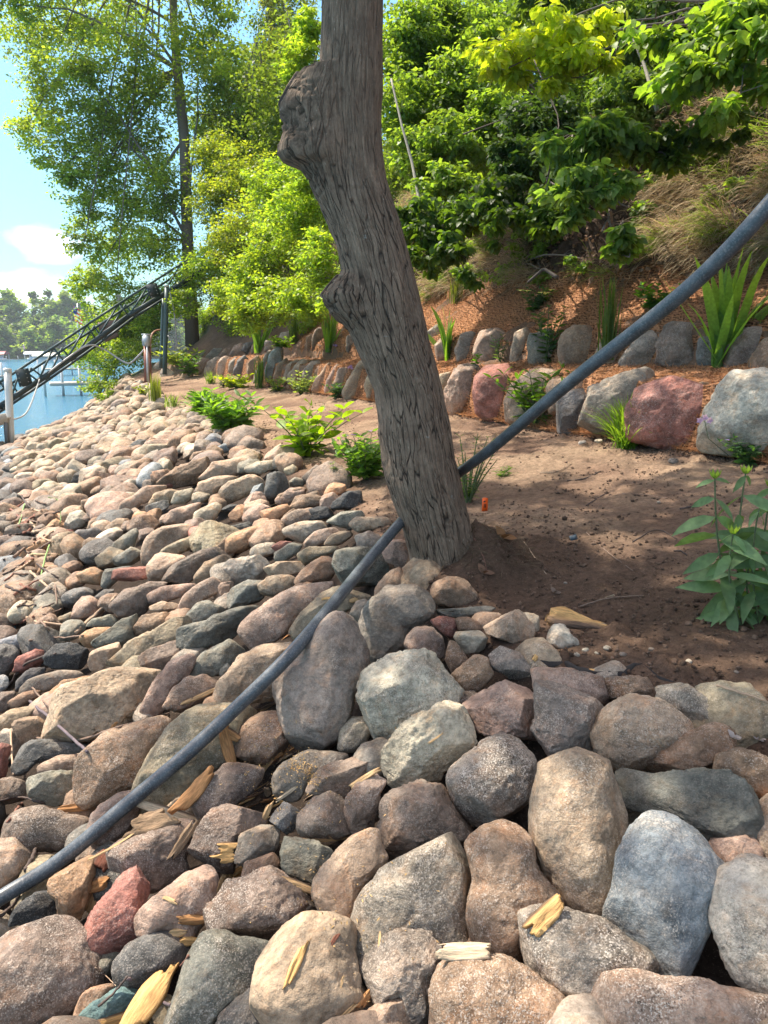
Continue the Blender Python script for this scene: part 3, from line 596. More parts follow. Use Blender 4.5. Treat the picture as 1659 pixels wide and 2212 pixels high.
RAWW='''
W s wh .5 "large pale grey boulder with a deep groove at the right end of the lower wall"|1380,420 1400,330 1440,230 1500,165 1580,148 1700,170 1800,300 1800,480 1659,530 1500,525 1380,510
W s rd .5 "large red-pink boulder in the lower wall behind the grass tuft"|1020,290 1060,220 1150,180 1300,185 1420,240 1430,270 1390,370 1375,480 1330,530 1250,515 1150,490 1030,460 1000,380
W a gy .3 "pale grey ridged boulder leaning left of the red-pink boulder"|850,210 920,180 1000,138 1050,150 1070,210 1020,280 1000,400 900,430 760,440 800,340 830,260
W a dg .3 "dark grey wedge stone under the pipe in the lower wall"|640,330 770,230 790,330 790,400 740,440 630,430
W s br .4 "grey-brown stone topped with coir just above the pipe"|590,190 680,175 740,200 760,235 700,340 600,340 580,250
W s pk .3 "pinkish-tan stone behind the leafy plant in the lower wall"|380,280 420,200 490,145 560,140 620,180 590,250 580,340 500,400 400,380
W s rd .2 "flat-faced pinkish-red upright slab in the lower wall"|230,180 270,130 370,115 405,160 400,260 370,370 290,380 235,330 220,240
W a pk .4 "two-toned pink and grey upright stone right of the leaning trunk"|100,180 140,130 190,115 215,150 235,200 230,330 150,360 80,330 75,240
W s tn .3 "narrow tan stone directly behind the trunk's right side"|40,170 90,150 80,250 75,320 30,310
W a bk .2 "dark gap-filling stone between the grey wedge and ridged boulder"|770,220 830,200 850,220 820,300 790,350
X s gy .3 "small pale stone nearest the trunk in the upper wall"|130,350 170,315 190,330 170,390 140,400
X s pk .3 "pinkish stone behind the small iris in the upper wall"|165,400 200,370 260,380 250,460 180,465
X s gy .4 "rounded light grey stone right of the small iris in the upper wall"|255,420 280,350 330,350 345,400 335,470 265,475
X s pk .3 "wide pinkish-tan boulder in the upper wall"|345,400 370,345 450,335 500,370 490,430 450,480 370,480
X a tn .3 "narrow tan upper-wall stone left of the tall leafy stems"|505,400 512,345 560,335 585,370 590,450 560,490 505,480
X s gy .4 "grey-brown upper-wall stone behind the tall leafy stems"|590,350 680,340 730,380 735,490 600,490 588,420
X s br .4 "dark brown-grey broad stone in the upper wall left of the tall thin grass"|740,370 790,325 850,330 890,380 900,440 870,500 750,500 730,440
X s tn .4 "tan upper-wall stone behind the tall thin grass"|885,460 910,390 980,360 1040,370 1010,450 940,510 880,495
X s gy .5 "grey upper-wall boulder above the middle of the pipe"|1010,480 1065,390 1130,350 1165,390 1180,520 1140,535 1020,530
X a pu .5 "purple-red angular boulder left of the big iris"|1175,400 1200,340 1290,312 1340,340 1360,420 1350,520 1230,530 1180,500
X s pu .3 "dark stone right of the big iris in the upper wall"|1480,420 1540,350 1620,335 1640,380 1610,470 1560,530 1480,530
X s br .3 "brown boulder at the right picture edge in the upper wall"|1600,500 1640,400 1700,380 1750,450 1740,540 1600,540
X s dg .3 "shadowed stone hidden behind the big iris leaves"|1355,380 1475,370 1490,520 1360,530
V s ol .5 "greenish-tan stone at the trunk's left edge in the lower wall"|1520,600 1540,530 1590,520 1620,600 1600,690 1540,690
V s tn .3 "long tan stone leaning left beside the trunk in the lower wall"|1365,650 1400,590 1480,440 1540,430 1560,500 1500,580 1470,680 1400,690
V s pk .3 "pinkish leaning stone, second left from the long tan one"|1290,600 1330,490 1410,475 1425,510 1370,620 1310,640
V s pk .2 "slender pinkish-tan leaning stone with violet flowers above it"|1225,640 1240,570 1310,460 1330,490 1290,600 1260,650
V s br .3 "brown rounded leaning stone right of the variegated bush"|1135,620 1150,550 1230,450 1280,480 1230,590 1180,645
V s gy .3 "grey stone behind the variegated bush"|1060,520 1110,430 1180,430 1190,470 1140,550 1080,590
V s tn .3 "tan-pink leaning stone left of the grey one behind the variegated bush"|955,580 970,510 1040,420 1090,430 1050,520 1000,590
V s pk .3 "thin pink leaning stone in the lower wall's middle"|915,560 940,450 1000,420 1020,440 960,520 930,590
V s br .3 "grey-brown leaning stone right of the tall blue-grey one"|845,560 870,470 930,415 945,440 910,540 860,570
V s bl .4 "tallest blue-grey pointed stone of the lower wall"|785,500 810,390 870,330 905,350 890,450 830,560 790,560
V s gy .4 "grey stone behind the thin upright grass"|760,440 800,360 825,370 790,470 780,560 700,570 720,500
V a br .3 "brown stone with a dark left face, left of the thin upright grass"|650,500 680,420 720,390 740,430 720,500 690,555 655,530
V s dg .3 "dark slate-coloured stone in the far lower wall"|550,510 580,420 620,390 650,420 640,500 590,530
V s gy .3 "slim grey stone left of the dark slate-coloured one"|510,500 520,430 560,400 580,420 550,510
V s pk .3 "rounded pink stone of the far lower wall"|430,500 450,420 500,395 525,420 510,500 460,530
V s gy .3 "grey stone above the small fine grass tuft"|335,500 360,430 410,400 450,410 430,480 390,540 340,540
V s pk .3 "broad pinkish stone left of the fine grass tuft"|245,480 280,420 350,410 360,430 330,500 320,560 250,560
V s tn .2 "pale stone behind the leafy clump at the wall's far end"|150,560 190,500 240,490 240,560 180,580
V s wh .2 "small pale stone near the far end of the lower wall"|10,490 60,480 100,520 90,560 20,560
V s cr .2 "pale stone at the very end of the lower wall by the utility post"|0,430 30,430 55,470 20,490 -40,470
V s gy .3 "leftmost stone of the far upper wall"|260,400 300,350 350,360 340,400 290,415
V s gy .3 "grey stone second from left in the far upper wall"|350,390 400,330 470,330 440,390 380,400
V s br .3 "brownish stone third from left in the far upper wall"|440,395 490,330 540,330 530,370 480,400
V s pk .2 "smooth pinkish-grey stone left of the middle iris"|525,380 560,310 600,295 630,320 600,390 540,390
V s dg .3 "dark stone touching the middle iris on its left"|610,350 630,300 690,285 690,330 650,360
V s pu .2 "purplish stone hidden by the middle iris leaves"|675,350 690,300 720,310 720,355 690,365
V s gy .3 "grey-green stone right of the middle iris"|890,290 900,220 960,210 970,290 920,310
V s pk .2 "pinkish block left of the iris beside the trunk"|1085,320 1090,250 1130,230 1150,270 1130,340
V s pu .2 "tall purplish stone touching the iris beside the trunk"|1135,270 1150,210 1190,185 1210,250 1180,330 1130,330
V s gn .2 "small rounded greenish stone high in the upper wall"|1040,220 1070,190 1100,220 1070,260
V s pu .2 "purplish stone between the iris and the trunk"|1380,330 1390,240 1430,220 1450,290 1400,350
V s gy .3 "low grey stone under the fern-like leaves"|780,350 790,280 850,270 880,300 840,350
'''
def parse(raw,group,thick):
    n=0
    for ln in raw.strip().split('\n'):
        h,p=ln.split('|'); lab=None
        if '"' in h: h,lab,_=h.split('"')
        z_,k,cn,sp=h.split(); pts=[tuple(map(float,q.split(','))) for q in p.split()]
        col,word=PAL[cn]; a=k=='a'
        o,cx,cy,r0=poly_stone(z_,pts,a,col,float(sp),thick=thick,name='boulder' if r0_big(pts,z_) else 'stone')
        tag(o,lab,'boulder' if o.name.startswith('boulder') else 'stone',group)
        if not lab: PEND.append((o,f"{word} {'angular' if a else 'rounded'} stone",cx,cy))
        n+=1
    return n
def r0_big(pts,z_):
    P=np.array([zc(z_,*p) for p in pts]); return np.ptp(P[:,0])*np.ptp(P[:,1])>9000
NT1=parse(RAW,'riprap stones on the shore slope',.95)
NR=len(STN)
parse(RAWW,'boulders of the two low retaining walls',.8)
# scattered riprap: between and under the traced stones, then on to the far waterline
def rip_stone(rn,L,ang,sub):
    D,Fc=ico(sub); V=D*np.array([1,rn.uniform(.62,.92),rn.uniform(.42,.68)]); V=np.sign(V)*np.abs(V)**.92
    V=shape(V,ang,rn,1.1)*L; return V,Fc
def orient(V,yaw,tilt,rn,C):
    Rz=Matrix.Rotation(yaw,3,'Z'); Rx=Matrix.Rotation(tilt,3,Vector((AX[0],AX[1],0))); Rj=Matrix.Rotation(rn.uniform(-.5,.5),3,Vector((rn.randn(),rn.randn(),.1)).normalized())
    M=np.array(Rx@Rj@Rz); return V@M.T+np.array(C)
rc=[('tn',5),('pk',6),('br',6),('gy',4),('cr',3),('ol',2),('gn',2),('dg',1.3),('orr',1.2),('pu',4),('rd',.8),('bl',1.2),('wh',.8)]
rc=[('tn',4),('pk',5),('br',8),('gy',5),('cr',1.6),('ol',3),('gn',1.5),('dg',2),('orr',1.2),('pu',5),('rd',.8),('bl',1),('wh',.4),('bk',.8)]; names=[a for a,b in rc]; pb=np.array([b for a,b in rc]); pb=pb/pb.sum()
def toPx(p):
    p=np.asarray(p,float); yc=p[...,1]*math.cos(TH)-(p[...,2]-CH)*math.sin(TH); zc_=(p[...,2]-CH)*math.cos(TH)+p[...,1]*math.sin(TH)
    return 829.5+F*p[...,0]/yc,1106-F*zc_/yc,yc
rn=np.random.RandomState(5); cand=[]
SC=np.array([c for c,_,_,_,_ in STN[:NR]]); SR=np.array([r for _,r,_,_,_ in STN[:NR]])
SPX=np.array([(a,b,c) for _,_,a,b,c in STN])
placed=[]; grid={}
def ok(p,r):
    gx,gy=int(p[0]//.5),int(p[1]//.5)
    for i in range(gx-1,gx+2):
        for j in range(gy-1,gy+2):
            for q,qr in grid.get((i,j),()):
                if math.hypot(q[0]-p[0],q[1]-p[1])<(r+qr)*.62: return False
    grid.setdefault((gx,gy),[]).append((p,r)); return True
for k in range(60000):
    s_=rn.uniform(-3.,30) if k%3 else rn.uniform(-3,9)
    W_,_=knots(np.array([s_])); a,b=W_[0,1]-.35,W_[0,2]+.05
    w_=rn.uniform(a,b); L=rn.choice([.07,.10,.13,.16,.19],p=[.08,.2,.3,.27,.15])*(1.38 if s_>3 else 1.1)
    x_,y_=xy(s_,w_); h=float(Hs(s_,w_)[0]); p=np.array([x_,y_,h])
    if math.hypot(x_,y_)<.55: continue
    if y_<.3 and s_<0: 
        if rn.rand()<.3: continue
    px,py,yc=toPx(p)
    deep=False
    if yc>.3 and len(SC):
        d=np.hypot(SPX[:NR,0]-px,SPX[:NR,1]-py); ov=(d<SPX[:NR,2]*.90+L*F/yc*.42)
        if ov.any():
            continue
    if not ok(p,L): continue
    vis=yc>.2 and -60<px<1720 and 700<py<2290
    placed.append((p,L,s_,w_,px,py,yc,vis))
vis=[q for q in placed if q[7]]; vis.sort(key=lambda q:-q[1]*F/q[6])
nind=300-NR
print('traced',NR,'scatter visible',len(vis),'all',len(placed))
DV=[];DF=[];DC=[];dn=0
def tops(): return None
for i,(p,L,s_,w_,px,py,yc,v) in enumerate(vis+[q for q in placed if not q[7]]):
    ind=v and i<nind; rn2=np.random.RandomState(1000+i); rpx=L*F/max(yc,.3)
    sub=5 if rpx>60 and v else 4 if rpx>24 and v else 3
    cn=rn2.choice(names,p=pb); ang=rn2.rand()<.5
    if s_>12: cn=rn2.choice(['cr','tn','tn','gy','tn','br','ol','ol'])
    if w_<knots(np.array([s_]))[0][0,1]+.25: cn=rn2.choice(['dg','pu','br','gy','bl'])
    V,Fc=rip_stone(rn2,L,ang,sub)
    yaw=math.atan2(AX[1],AX[0])-rad(40)+rn2.normal(0,.85)
    # inner piles: sunk while small stones between the traced ones
    C=p+np.array([0,0,L*.22 if yc>4.6 or not v else -L*.15])
    V=orient(V,yaw,rad(-18),rn2,C); c=colj(PAL[cn][0],rn2,.18,rn2.uniform(.1,.6))
    if ind:
        o=mesh('stone',V-C,[Fc],M_ROCK,None,c); o.location=C; tag(o,None,'stone','riprap stones on the shore slope')
        sz='small ' if rpx<30 else ''
        PEND.append((o,f"{sz}{PAL[cn][1]} {'angular' if ang else 'rounded'} riprap stone",px,py))
        HITV.append(V); HITF.append(Fc+hn); hn+=len(V)
    else:
        DV.append(V); DF.append(Fc+dn); DC.append(np.tile(c,(len(V),1))); dn+=len(V)
        if v: HITV.append(V); HITF.append(Fc+hn); hn+=len(V)
o=mesh('riprap_stones',np.concatenate(DV),[np.concatenate(DF)],M_ROCK,None,np.concatenate(DC))
tag(o,'mass of smaller pale riprap stones running along the shore into the distance','riprap',kind='stuff')
relabel()
# things laid on the stones find their rest by a ray against stones and ground
gs=bpy.data.objects['ground'].data; gv=np.empty(len(gs.vertices)*3,np.float32); gs.vertices.foreach_get('co',gv); gv=gv.reshape(-1,3)
BV=BVHTree.FromPolygons([tuple(v) for v in np.concatenate(HITV).tolist()],np.concatenate(HITF).tolist())
def _gb():
    k=((gv[:,1]>-1)&(gv[:,1]<24)&(np.abs(gv[:,0])<14)); f=np.empty(len(gs.polygons)*4,np.int32); gs.polygons.foreach_get('vertices',f); f=f.reshape(-1,4); f=f[k[f].all(1)]
    return BVHTree.FromPolygons([tuple(v) for v in gv.tolist()],f.tolist())
BG=_gb()
def hit(px,py):
    d=pxdir(px,py); n_=d.normalized(); best=None
    for B in (BV,BG):
        h=B.ray_cast(CAM,n_,200)
        if h[0] is not None and (best is None or h[3]<best[2]): best=(h[0],h[1],h[3])
    if best is None:
        t,P_=ground(px,py); return P_,Vector((0,0,1)),t
    return best[0],best[1],best[2]/d.length
# ---------------------------------------------------------------- the leaning tree
TY=3.62
def tpt(px,py,y=TY):
    d=pxdir(px,py); return CAM+d*(y/d.y)
LE=[(1330,905),(1260,900),(1190,885),(1129,867),(1085,850),(1040,834),(1000,824),(960,820),(935,816),(900,821),(850,815),(810,800),(760,775),(715,752),(698,735),(675,705),(650,692),(638,690),(608,716),(594,734),(585,738),(530,728),(480,705),(440,690),(400,665),(365,640),(352,612),(335,600),(318,600),(290,612),(250,605),(232,607),(165,643),(153,652),(149,686),(130,691),(60,693),(0,694),(-200,700),(-500,715),(-900,740)]
LB=[(1330,905),(1260,900),(1190,885),(1129,867),(1040,836),(960,824),(850,812),(760,775),(680,757),(600,742),(530,728),(440,700),(340,694),(250,690),(150,690),(0,694),(-200,700),(-500,715),(-900,740)]
RE=[(1330,1030),(1260,1025),(1200,1024),(1120,1014),(1060,1000),(1000,986),(920,974),(830,955),(740,932),(680,918),(620,904),(540,882),(440,850),(390,836),(330,828),(250,822),(150,824),(0,827),(-200,830),(-500,838),(-900,850)]
def pl(t,y): a=sorted(t); return np.interp(y,[q[0] for q in a],[q[1] for q in a])
NA=150; ys=np.concatenate([np.arange(1330,-120,-2.6),np.arange(-120,-900,-12)]); V=[];UV=[];CC=[]
th=np.linspace(0,2*np.pi,NA,endpoint=False)
sm=lambda t,y,w_=10:(pl(t,y-w_)+2*pl(t,y)+pl(t,y+w_))/4
rows=len(ys); Vt=np.zeros((rows,NA,3)); UVt=np.zeros((rows,NA,3)); Ct=np.ones((rows,NA,4)); Lp=0; pc=None
for i,y in enumerate(ys):
    l0,r0=sm(LB,y),sm(RE,y); le=pl(LE,y); a=tpt(l0,y); b=tpt(r0,y); c=(a+b)/2; r=(b-a).length/2; ext=(l0-le)/(r0-l0)*2*r
    nse=0
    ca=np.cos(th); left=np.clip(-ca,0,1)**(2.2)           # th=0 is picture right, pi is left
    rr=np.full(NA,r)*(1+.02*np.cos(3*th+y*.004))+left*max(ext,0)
    flare=max(0,(y-1120)/210)**1.6; rr=rr*(1+.22*flare*(1+.6*np.sin(4*th+1)*.5))
    Vt[i,:,0]=c.x+rr*ca; Vt[i,:,1]=c.y+rr*np.sin(th)*.95; Vt[i,:,2]=c.z
    if pc is not None: Lp+=(c-pc).length
    pc=c; UVt[i,:,0]=(th if False else np.abs(th-np.pi))*.17+0; UVt[i,:,0]=((th-np.pi/2)%(2*np.pi))*.17; UVt[i,:,1]=Lp
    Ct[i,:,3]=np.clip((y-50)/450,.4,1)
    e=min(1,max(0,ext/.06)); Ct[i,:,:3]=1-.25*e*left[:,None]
# bark relief
Vf=Vt.reshape(-1,3); cen=np.repeat(Vt.mean(1),NA,0); nrm=Vf-cen; nrm[:,2]=0; nrm/=np.linalg.norm(nrm,axis=1)[:,None]
uvf=UVt.reshape(-1,3); q=uvf*[30,5.5,1]; q[:,0]+=1.6*vn(uvf*[14,7,1]+3); rid=np.abs(fbm(np.stack([q[:,0],q[:,1],np.zeros(len(q))],-1)+31,3,.5))
am=Ct[...,3].ravel(); ex=(1-Ct[...,0].ravel())/.25
crv=np.clip(.2-np.abs(fbm(np.stack([Vf[:,0]*13+Vf[:,2]*5,Vf[:,1]*9,Vf[:,2]*8-Vf[:,0]*5],-1)+40,3)),0,1)/.2; cr2=np.clip(.17-np.abs(fbm(np.stack([Vf[:,0]*17+Vf[:,2]*6,Vf[:,1]*17,Vf[:,2]*5],-1)+70,3)),0,1)/.17; Ct=Ct.reshape(-1,4); Ct[:,:3]*=(1-.62*ex*np.clip(np.maximum(crv,cr2)*1.7-.75,0,1))[:,None]  # crevices of the stubs darkened in vertex colour, painted shadow in the folds
disp=-.007*np.clip(.10-rid,0,.10)/.10*am+.008*fbm(Vf*[9,9,3.5]+8,3)+ex*.016*fbm(Vf*[8,8,6]+2,3)-.016*ex*crv-.022*ex*cr2
Vf=Vf+nrm*disp[:,None]
TB=tpt(950,1262); tree=empty('leaning_tree',(TB.x,TB.y,gz(TB.x,TB.y)),'leaning furrowed grey-brown tree trunk with two sawn-off stubs, rising from the stones','tree')
i=(np.arange(rows-1)[:,None]*NA+np.arange(NA)[None]); j=(np.arange(rows-1)[:,None]*NA+(np.arange(NA)[None]+1)%NA)
fc=np.stack([i,j,j+NA,i+NA],-1).reshape(-1,4)
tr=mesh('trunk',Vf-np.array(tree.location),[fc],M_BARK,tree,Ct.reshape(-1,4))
ua=tr.data.attributes.new('UVb','FLOAT_VECTOR','POINT'); ua.data.foreach_set('vector',uvf.astype(np.float32).ravel())
def wooduv(o,s_=1):
    n_=len(o.data.vertices); v=np.empty(n_*3,np.float32); o.data.vertices.foreach_get('co',v); v=v.reshape(-1,3); ua=o.data.attributes.new('UVb','FLOAT_VECTOR','POINT')
    ua.data.foreach_set('vector',np.stack([v[:,0]+v[:,1],v[:,2],v[:,1]*0],-1).astype(np.float32).ravel())
# sawn faces of the two stubs
def cutface(x0,y0,x1,y1,dp,wd,lab):
    a=np.array(tpt(x0,y0,TY-dp)); b=np.array(tpt(x1,y1,TY-dp)); n_=28; c=(a+b)/2; h=(b-a)/2; hl=np.linalg.norm(h)
    up=h/hl; dy=np.array([0,1.,0]); nn=np.cross(up,dy); nn/=np.linalg.norm(nn); nn*= -1 if nn[0]>0 else 1
    m=MB(); ring=[]; an=np.linspace(0,2*np.pi,n_,endpoint=False); rj=1+.10*np.sin(an*3+x0)+.06*np.sin(an*7)
    for f,o_ in ((1.03,-.02),(1.0,.004),(.93,.008),(.5,.006),(.05,.004)):
        ring.append(c+np.outer(np.cos(an)*rj*f*hl,up)+np.outer(np.sin(an)*rj*f*wd,dy)+nn*(o_+.006))
    V=np.concatenate(ring); q=[]
    for k in range(4): q+= [[k*n_+t,k*n_+(t+1)%n_,(k+1)*n_+(t+1)%n_,(k+1)*n_+t] for t in range(n_)]
    cc=np.concatenate([np.tile([.07,.05,.04,1],(n_*2,1)),np.tile([.30,.20,.13,1],(n_*3,1))])
    m.add(V-np.array(tree.location),[np.array(q)],cc); o=m.build('sawn_face',M_WOOD,tree); o['label']=lab
cutface(650,160,606,234,.0,.055,'brown sawn face of the upper stub'); cutface(733,597,694,644,.0,.045,'dark sawn face of the lower stub')
# limbs above the picture and the crown they carry
LV={'near':None}
def leafmesh(P,D,N,L,Wd,col,kind='far'):
    """P base, D direction, N normal (all n x 3), L length, Wd width (n); returns V, faces, colours"""
    n_=len(P); D=D/np.linalg.norm(D,axis=1)[:,None]; S_=np.cross(D,N); S_/=np.linalg.norm(S_,axis=1)[:,None]+1e-9; U=np.cross(S_,D)
    L=L[:,None]; Wd=Wd[:,None]
    if kind=='far':
        V=np.stack([P,P+D*L*.45+S_*Wd*.5+U*Wd*.12,P+D*L,P+D*L*.45-S_*Wd*.5+U*Wd*.12],1); f=[np.array([[0,1,2,3]])]
        k=4
    else:
        dr=-U*L*.12
        V=np.stack([P,P+D*L*.22+S_*Wd*.40+U*Wd*.10,P+D*L*.5+S_*Wd*.5+U*Wd*.12+dr*.3,P+D*L*.78+S_*Wd*.28+U*Wd*.05+dr*.7,P+D*L+dr*1.5,
                    P+D*L*.78-S_*Wd*.28+U*Wd*.05+dr*.7,P+D*L*.5-S_*Wd*.5+U*Wd*.12+dr*.3,P+D*L*.22-S_*Wd*.40+U*Wd*.10,P+D*L*.3,P+D*L*.65+dr*.4],1)
        f=[np.array([[1,2,9,8],[2,3,4,9],[8,9,6,7],[9,4,5,6]]),np.array([[0,1,8],[0,8,7]])]; k=10
    V=V.reshape(-1,3); b=(np.arange(n_)*k)
    F_=[(b[:,None,None]+ff[None]).reshape(-1,ff.shape[1]) for ff in f]
    C_=np.repeat(np.concatenate([col,np.ones((n_,1))],1),k,0)
    return V,F_,C_
def unit(n_,rn): v=rn.randn(n_,3); return v/np.linalg.norm(v,axis=1)[:,None]
def blob_leaves(blobs,n_,size,col,rn,var=.25,droop=.35,kind='far',shell=.55,asp=.62,clump=.28,flat=.55,yel=.15,keep=None):
    """leaves gathered in clumps inside ellipsoids: blobs = [(centre, (rx,ry,rz))]"""
    vol=np.array([b[1][0]*b[1][1]*b[1][2] for b in blobs])**.75; vol/=vol.sum(); nc=max(6,int(n_/60)); bi=rn.choice(len(blobs),nc,p=vol)
    BC=np.array([tuple(b[0]) for b in blobs]); BR=np.array([b[1] for b in blobs])
    u=unit(nc,rn); rr=rn.rand(nc)**(shell*.6); C=BC[bi]+u*rr[:,None]*BR[bi]; cr=np.mean(BR[bi],axis=1)*clump*rn.uniform(.6,1.4,nc); cb=rn.uniform(1-var,1+var,nc)
    ci=rn.randint(0,nc,n_); v=unit(n_,rn)*(rn.rand(n_,1)**.5); P=C[ci]+v*cr[ci][:,None]*np.array([1.25,1.25,flat])
    D=unit(n_,rn)*[1,1,.5]+.5*v; D[:,2]-=droop; N=unit(n_,rn)*.75+np.array([0,0,1.]); 
    L=size*rn.uniform(.65,1.3,n_); W_=L*asp*rn.uniform(.8,1.2,n_)
    c=np.array(col)[None]*(cb[ci]*rn.uniform(.8,1.2,n_))[:,None]; y=(rn.rand(n_)*yel)[:,None]; c=c*(1+y*np.array([2.2,.8,-.3]))
    if keep is not None:
        k=keep(P); P,D,N,L,W_,c=P[k],D[k],N[k],L[k],W_[k],c[k]
    return leafmesh(P,D,N,L,W_,c,kind),C
def ell(px,py,t,rx,ry,rd=None):     # ellipsoid given by picture centre, forward depth, picture radii
    return (at(px,py,t),(rx*t/F,(rd or max(rx,ry))*t/F,ry*t/F))
def inframe(P,mg=0):
    yc=P[:,1]*math.cos(TH)-(P[:,2]-CH)*math.sin(TH); z_=(P[:,2]-CH)*math.cos(TH)+P[:,1]*math.sin(TH); x_=829.5+F*P[:,0]/np.maximum(yc,.01); y_=1106-F*z_/np.maximum(yc,.01)
    return (yc>0)&(x_>-mg)&(x_<1659+mg)&(y_>-mg)&(y_<2212+mg),x_,y_
def sunlit(P):
    """openings in the overhead crown: where the photograph's stones and sand catch the sun"""
    t=P[:,2]/SD.z; x_=P[:,0]-SD.x*t; y_=P[:,1]-SD.y*t; s_,w_=swof(x_,y_)
    o=((w_<2.2)&(s_>4.9+.5*np.sin(w_*3)))|(s_>13)
    for a,b,r1,r2 in ((5.1,3.2,.8,.36),(4.5,3.85,.8,.42),(3.9,3.3,.35,.2),(6.6,3.0,.6,.3),(9.5,3.2,.9,.4),(11.5,3.4,1,.4),(8.2,4.9,.5,.25),(2.9,2.6,.28,.16),(3.6,5.2,.3,.2),(1.4,.55,.22,.16)):
        o|=((s_-a)/r1)**2+((w_-b)/r2)**2<1
    return o
def limb(m,p0,p1,r0,r1,rn,n_=9,wob=.08):
    p0=np.array(tuple(p0));p1=np.array(tuple(p1)); t=np.linspace(0,1,n_)[:,None]; d=np.linalg.norm(p1-p0)
    P=p0+(p1-p0)*t; P+=np.cumsum(rn.randn(n_,3)*wob*d/n_,0)*np.sin(t*np.pi); P[:,2]+=(np.sin(t[:,0]*np.pi)*.06*d)
    m.tube(P,np.linspace(r0,r1,n_),8,(.17,.14,.12,1)); return P
rn=np.random.RandomState(3); m=MB(); top=tpt(795,-880); tl=np.array(tree.location)
crown=[((-1.6,5.6,7.4),(2.4,2.4,1.5)),((.6,6.2,7.6),(2.4,2.6,1.5)),((-3.4,7.6,7.6),(2.2,2.4,1.4)),((-1.2,9.0,8.4),(2.6,2.6,1.3)),((1.6,8.8,8.2),(2.6,2.6,1.4)),((2.2,4.0,6.6),(2.2,2.2,1.3)),((-.8,3.2,6.9),(2.2,2.0,1.2)),((3.6,7.2,8.4),(2.2,2.2,1.2)),((-3.6,4.6,6.8),(1.8,2,1.2)),((1.0,1.4,6.0),(2.2,1.6,1.1)),((-2.6,1.6,6.2),(1.8,1.6,1.1)),((3.4,11,9.6),(2.6,2.6,1.4)),((.2,11.6,9.8),(2.4,2.4,1.2))]
for c,r_ in crown:
    P_=limb(m,np.array(top)-tl,np.array(c)-tl,.075,.015,rn); 
    for k in range(6):
        q=P_[rn.randint(3,9)]; limb(m,q,q+unit(1,rn)[0]*np.array(r_)*.8,.015,.004,rn,6,.12)
lo=m.build('limbs',M_TWIG,tree)
def shading(P):
    t=P[:,2]/SD.z; s_,w_=swof(P[:,0]-SD.x*t,P[:,1]-SD.y*t); return (s_>-1.5)&(s_<13)&(w_>-1.5)&(w_<6.3)
keep=lambda P:(~inframe(P,60)[0])&(~sunlit(P))&shading(P)  # crown out of view, shaped for its shade: leaves shading elsewhere are dropped
(Vl,Fl,Cl),_=blob_leaves(crown,30000,.15,(.07,.13,.03),rn,.2,.35,'far',.8,.7,.35,.6,.1,keep)
Vl=Vl-np.array(tree.location)
mesh('crown',Vl,Fl,M_LEAFS,tree,Cl,smooth=False)
# ---------------------------------------------------------------- shrubs and trees
def shrub(name,label,cat,base,blobs,n_,size,col,group=None,mat=None,seed=1,stem=.02,kind='far',trunk=None,twigs=5,tcol=(.17,.13,.10,1),keep=None,**k):
    rn=np.random.RandomState(seed); base=Vector(base); r_=empty(name,base,label,cat,group); B=np.array(tuple(base))
    (V_,F_,C_),CC_=blob_leaves(blobs,n_,size,col,rn,kind=kind,keep=keep,**k)
    mesh('foliage' if cat!='tree' else 'crown',V_-B,F_,mat or M_LEAF,r_,C_,smooth=False)
    m=MB(); 
    if trunk: tp=[np.array(tuple(p))-B for p,_ in trunk]; m.tube(tp,[q for _,q in trunk],12,tcol)
    for c,rr_ in blobs:
        s0=(tp[min(len(tp)-1,1+rn.randint(len(tp)-1))] if trunk else rn.randn(3)*[.1,.1,0])
        P_=limb(m,s0,np.array(tuple(c))-B,stem,stem*.3,rn)
        for q in range(twigs):
            a=P_[rn.randint(4,9)]; limb(m,a,a+unit(1,rn)[0]*np.array(rr_)*.85,stem*.3,stem*.1,rn,5,.12)
    m.build('trunk' if cat=='tree' else 'stems',M_TWIG,r_); return r_
LG=(.15,.25,.045); MG=(.125,.215,.05); DG=(.05,.09,.03); YG=(.15,.26,.05)
def groundat(x_,y_): return (x_,y_,gz(x_,y_))
def bs(s_,w_): x_,y_=xy(s_,w_); return (x_,y_,float(Hs(s_,w_)[0]))
# tall tree by the tram track, its crown over the lake
bt=at(408,600,24); tb=(bt.x,bt.y,gz(bt.x,bt.y)); t24=24
trk=[(Vector(tb),.24),(at(405,520,t24),.19),(at(398,300,t24),.17),(at(383,150,t24),.15),(at(375,50,t24),.13),(at(370,-200,t24),.1),(at(360,-450,t24),.05)]
lb=[(60,60,75,60),(150,50,90,60),(250,20,80,60),(90,180,70,70),(180,150,95,80),(290,110,90,70),(60,270,48,45),(130,290,85,70),(230,260,100,80),(330,210,90,70),(130,370,60,50),(220,370,85,60),(310,330,80,70),
 (190,450,55,55),(270,440,80,60),(350,420,80,70),(180,530,50,45),(250,530,80,60),(330,520,80,60),(430,90,90,60),(480,170,80,70),(460,280,80,70),(470,30,70,40),(30,10,60,40),(200,-80,150,60),(400,-100,160,70),(40,-70,90,50),(190,610,50,50),(250,620,60,45)]
rnb=np.random.RandomState(8)
shrub('lakeside_tree','tall straight tree whose crown hangs over the lake behind the tram track','tree',tb,[ell(a,b,24+rnb.uniform(-1.8,1.8),c,d) for a,b,c,d in lb],80000,.12,(.16,.245,.055),seed=4,stem=.05,trunk=trk,twigs=6,var=.3,clump=.33,shell=.9,flat=.6,yel=.22)
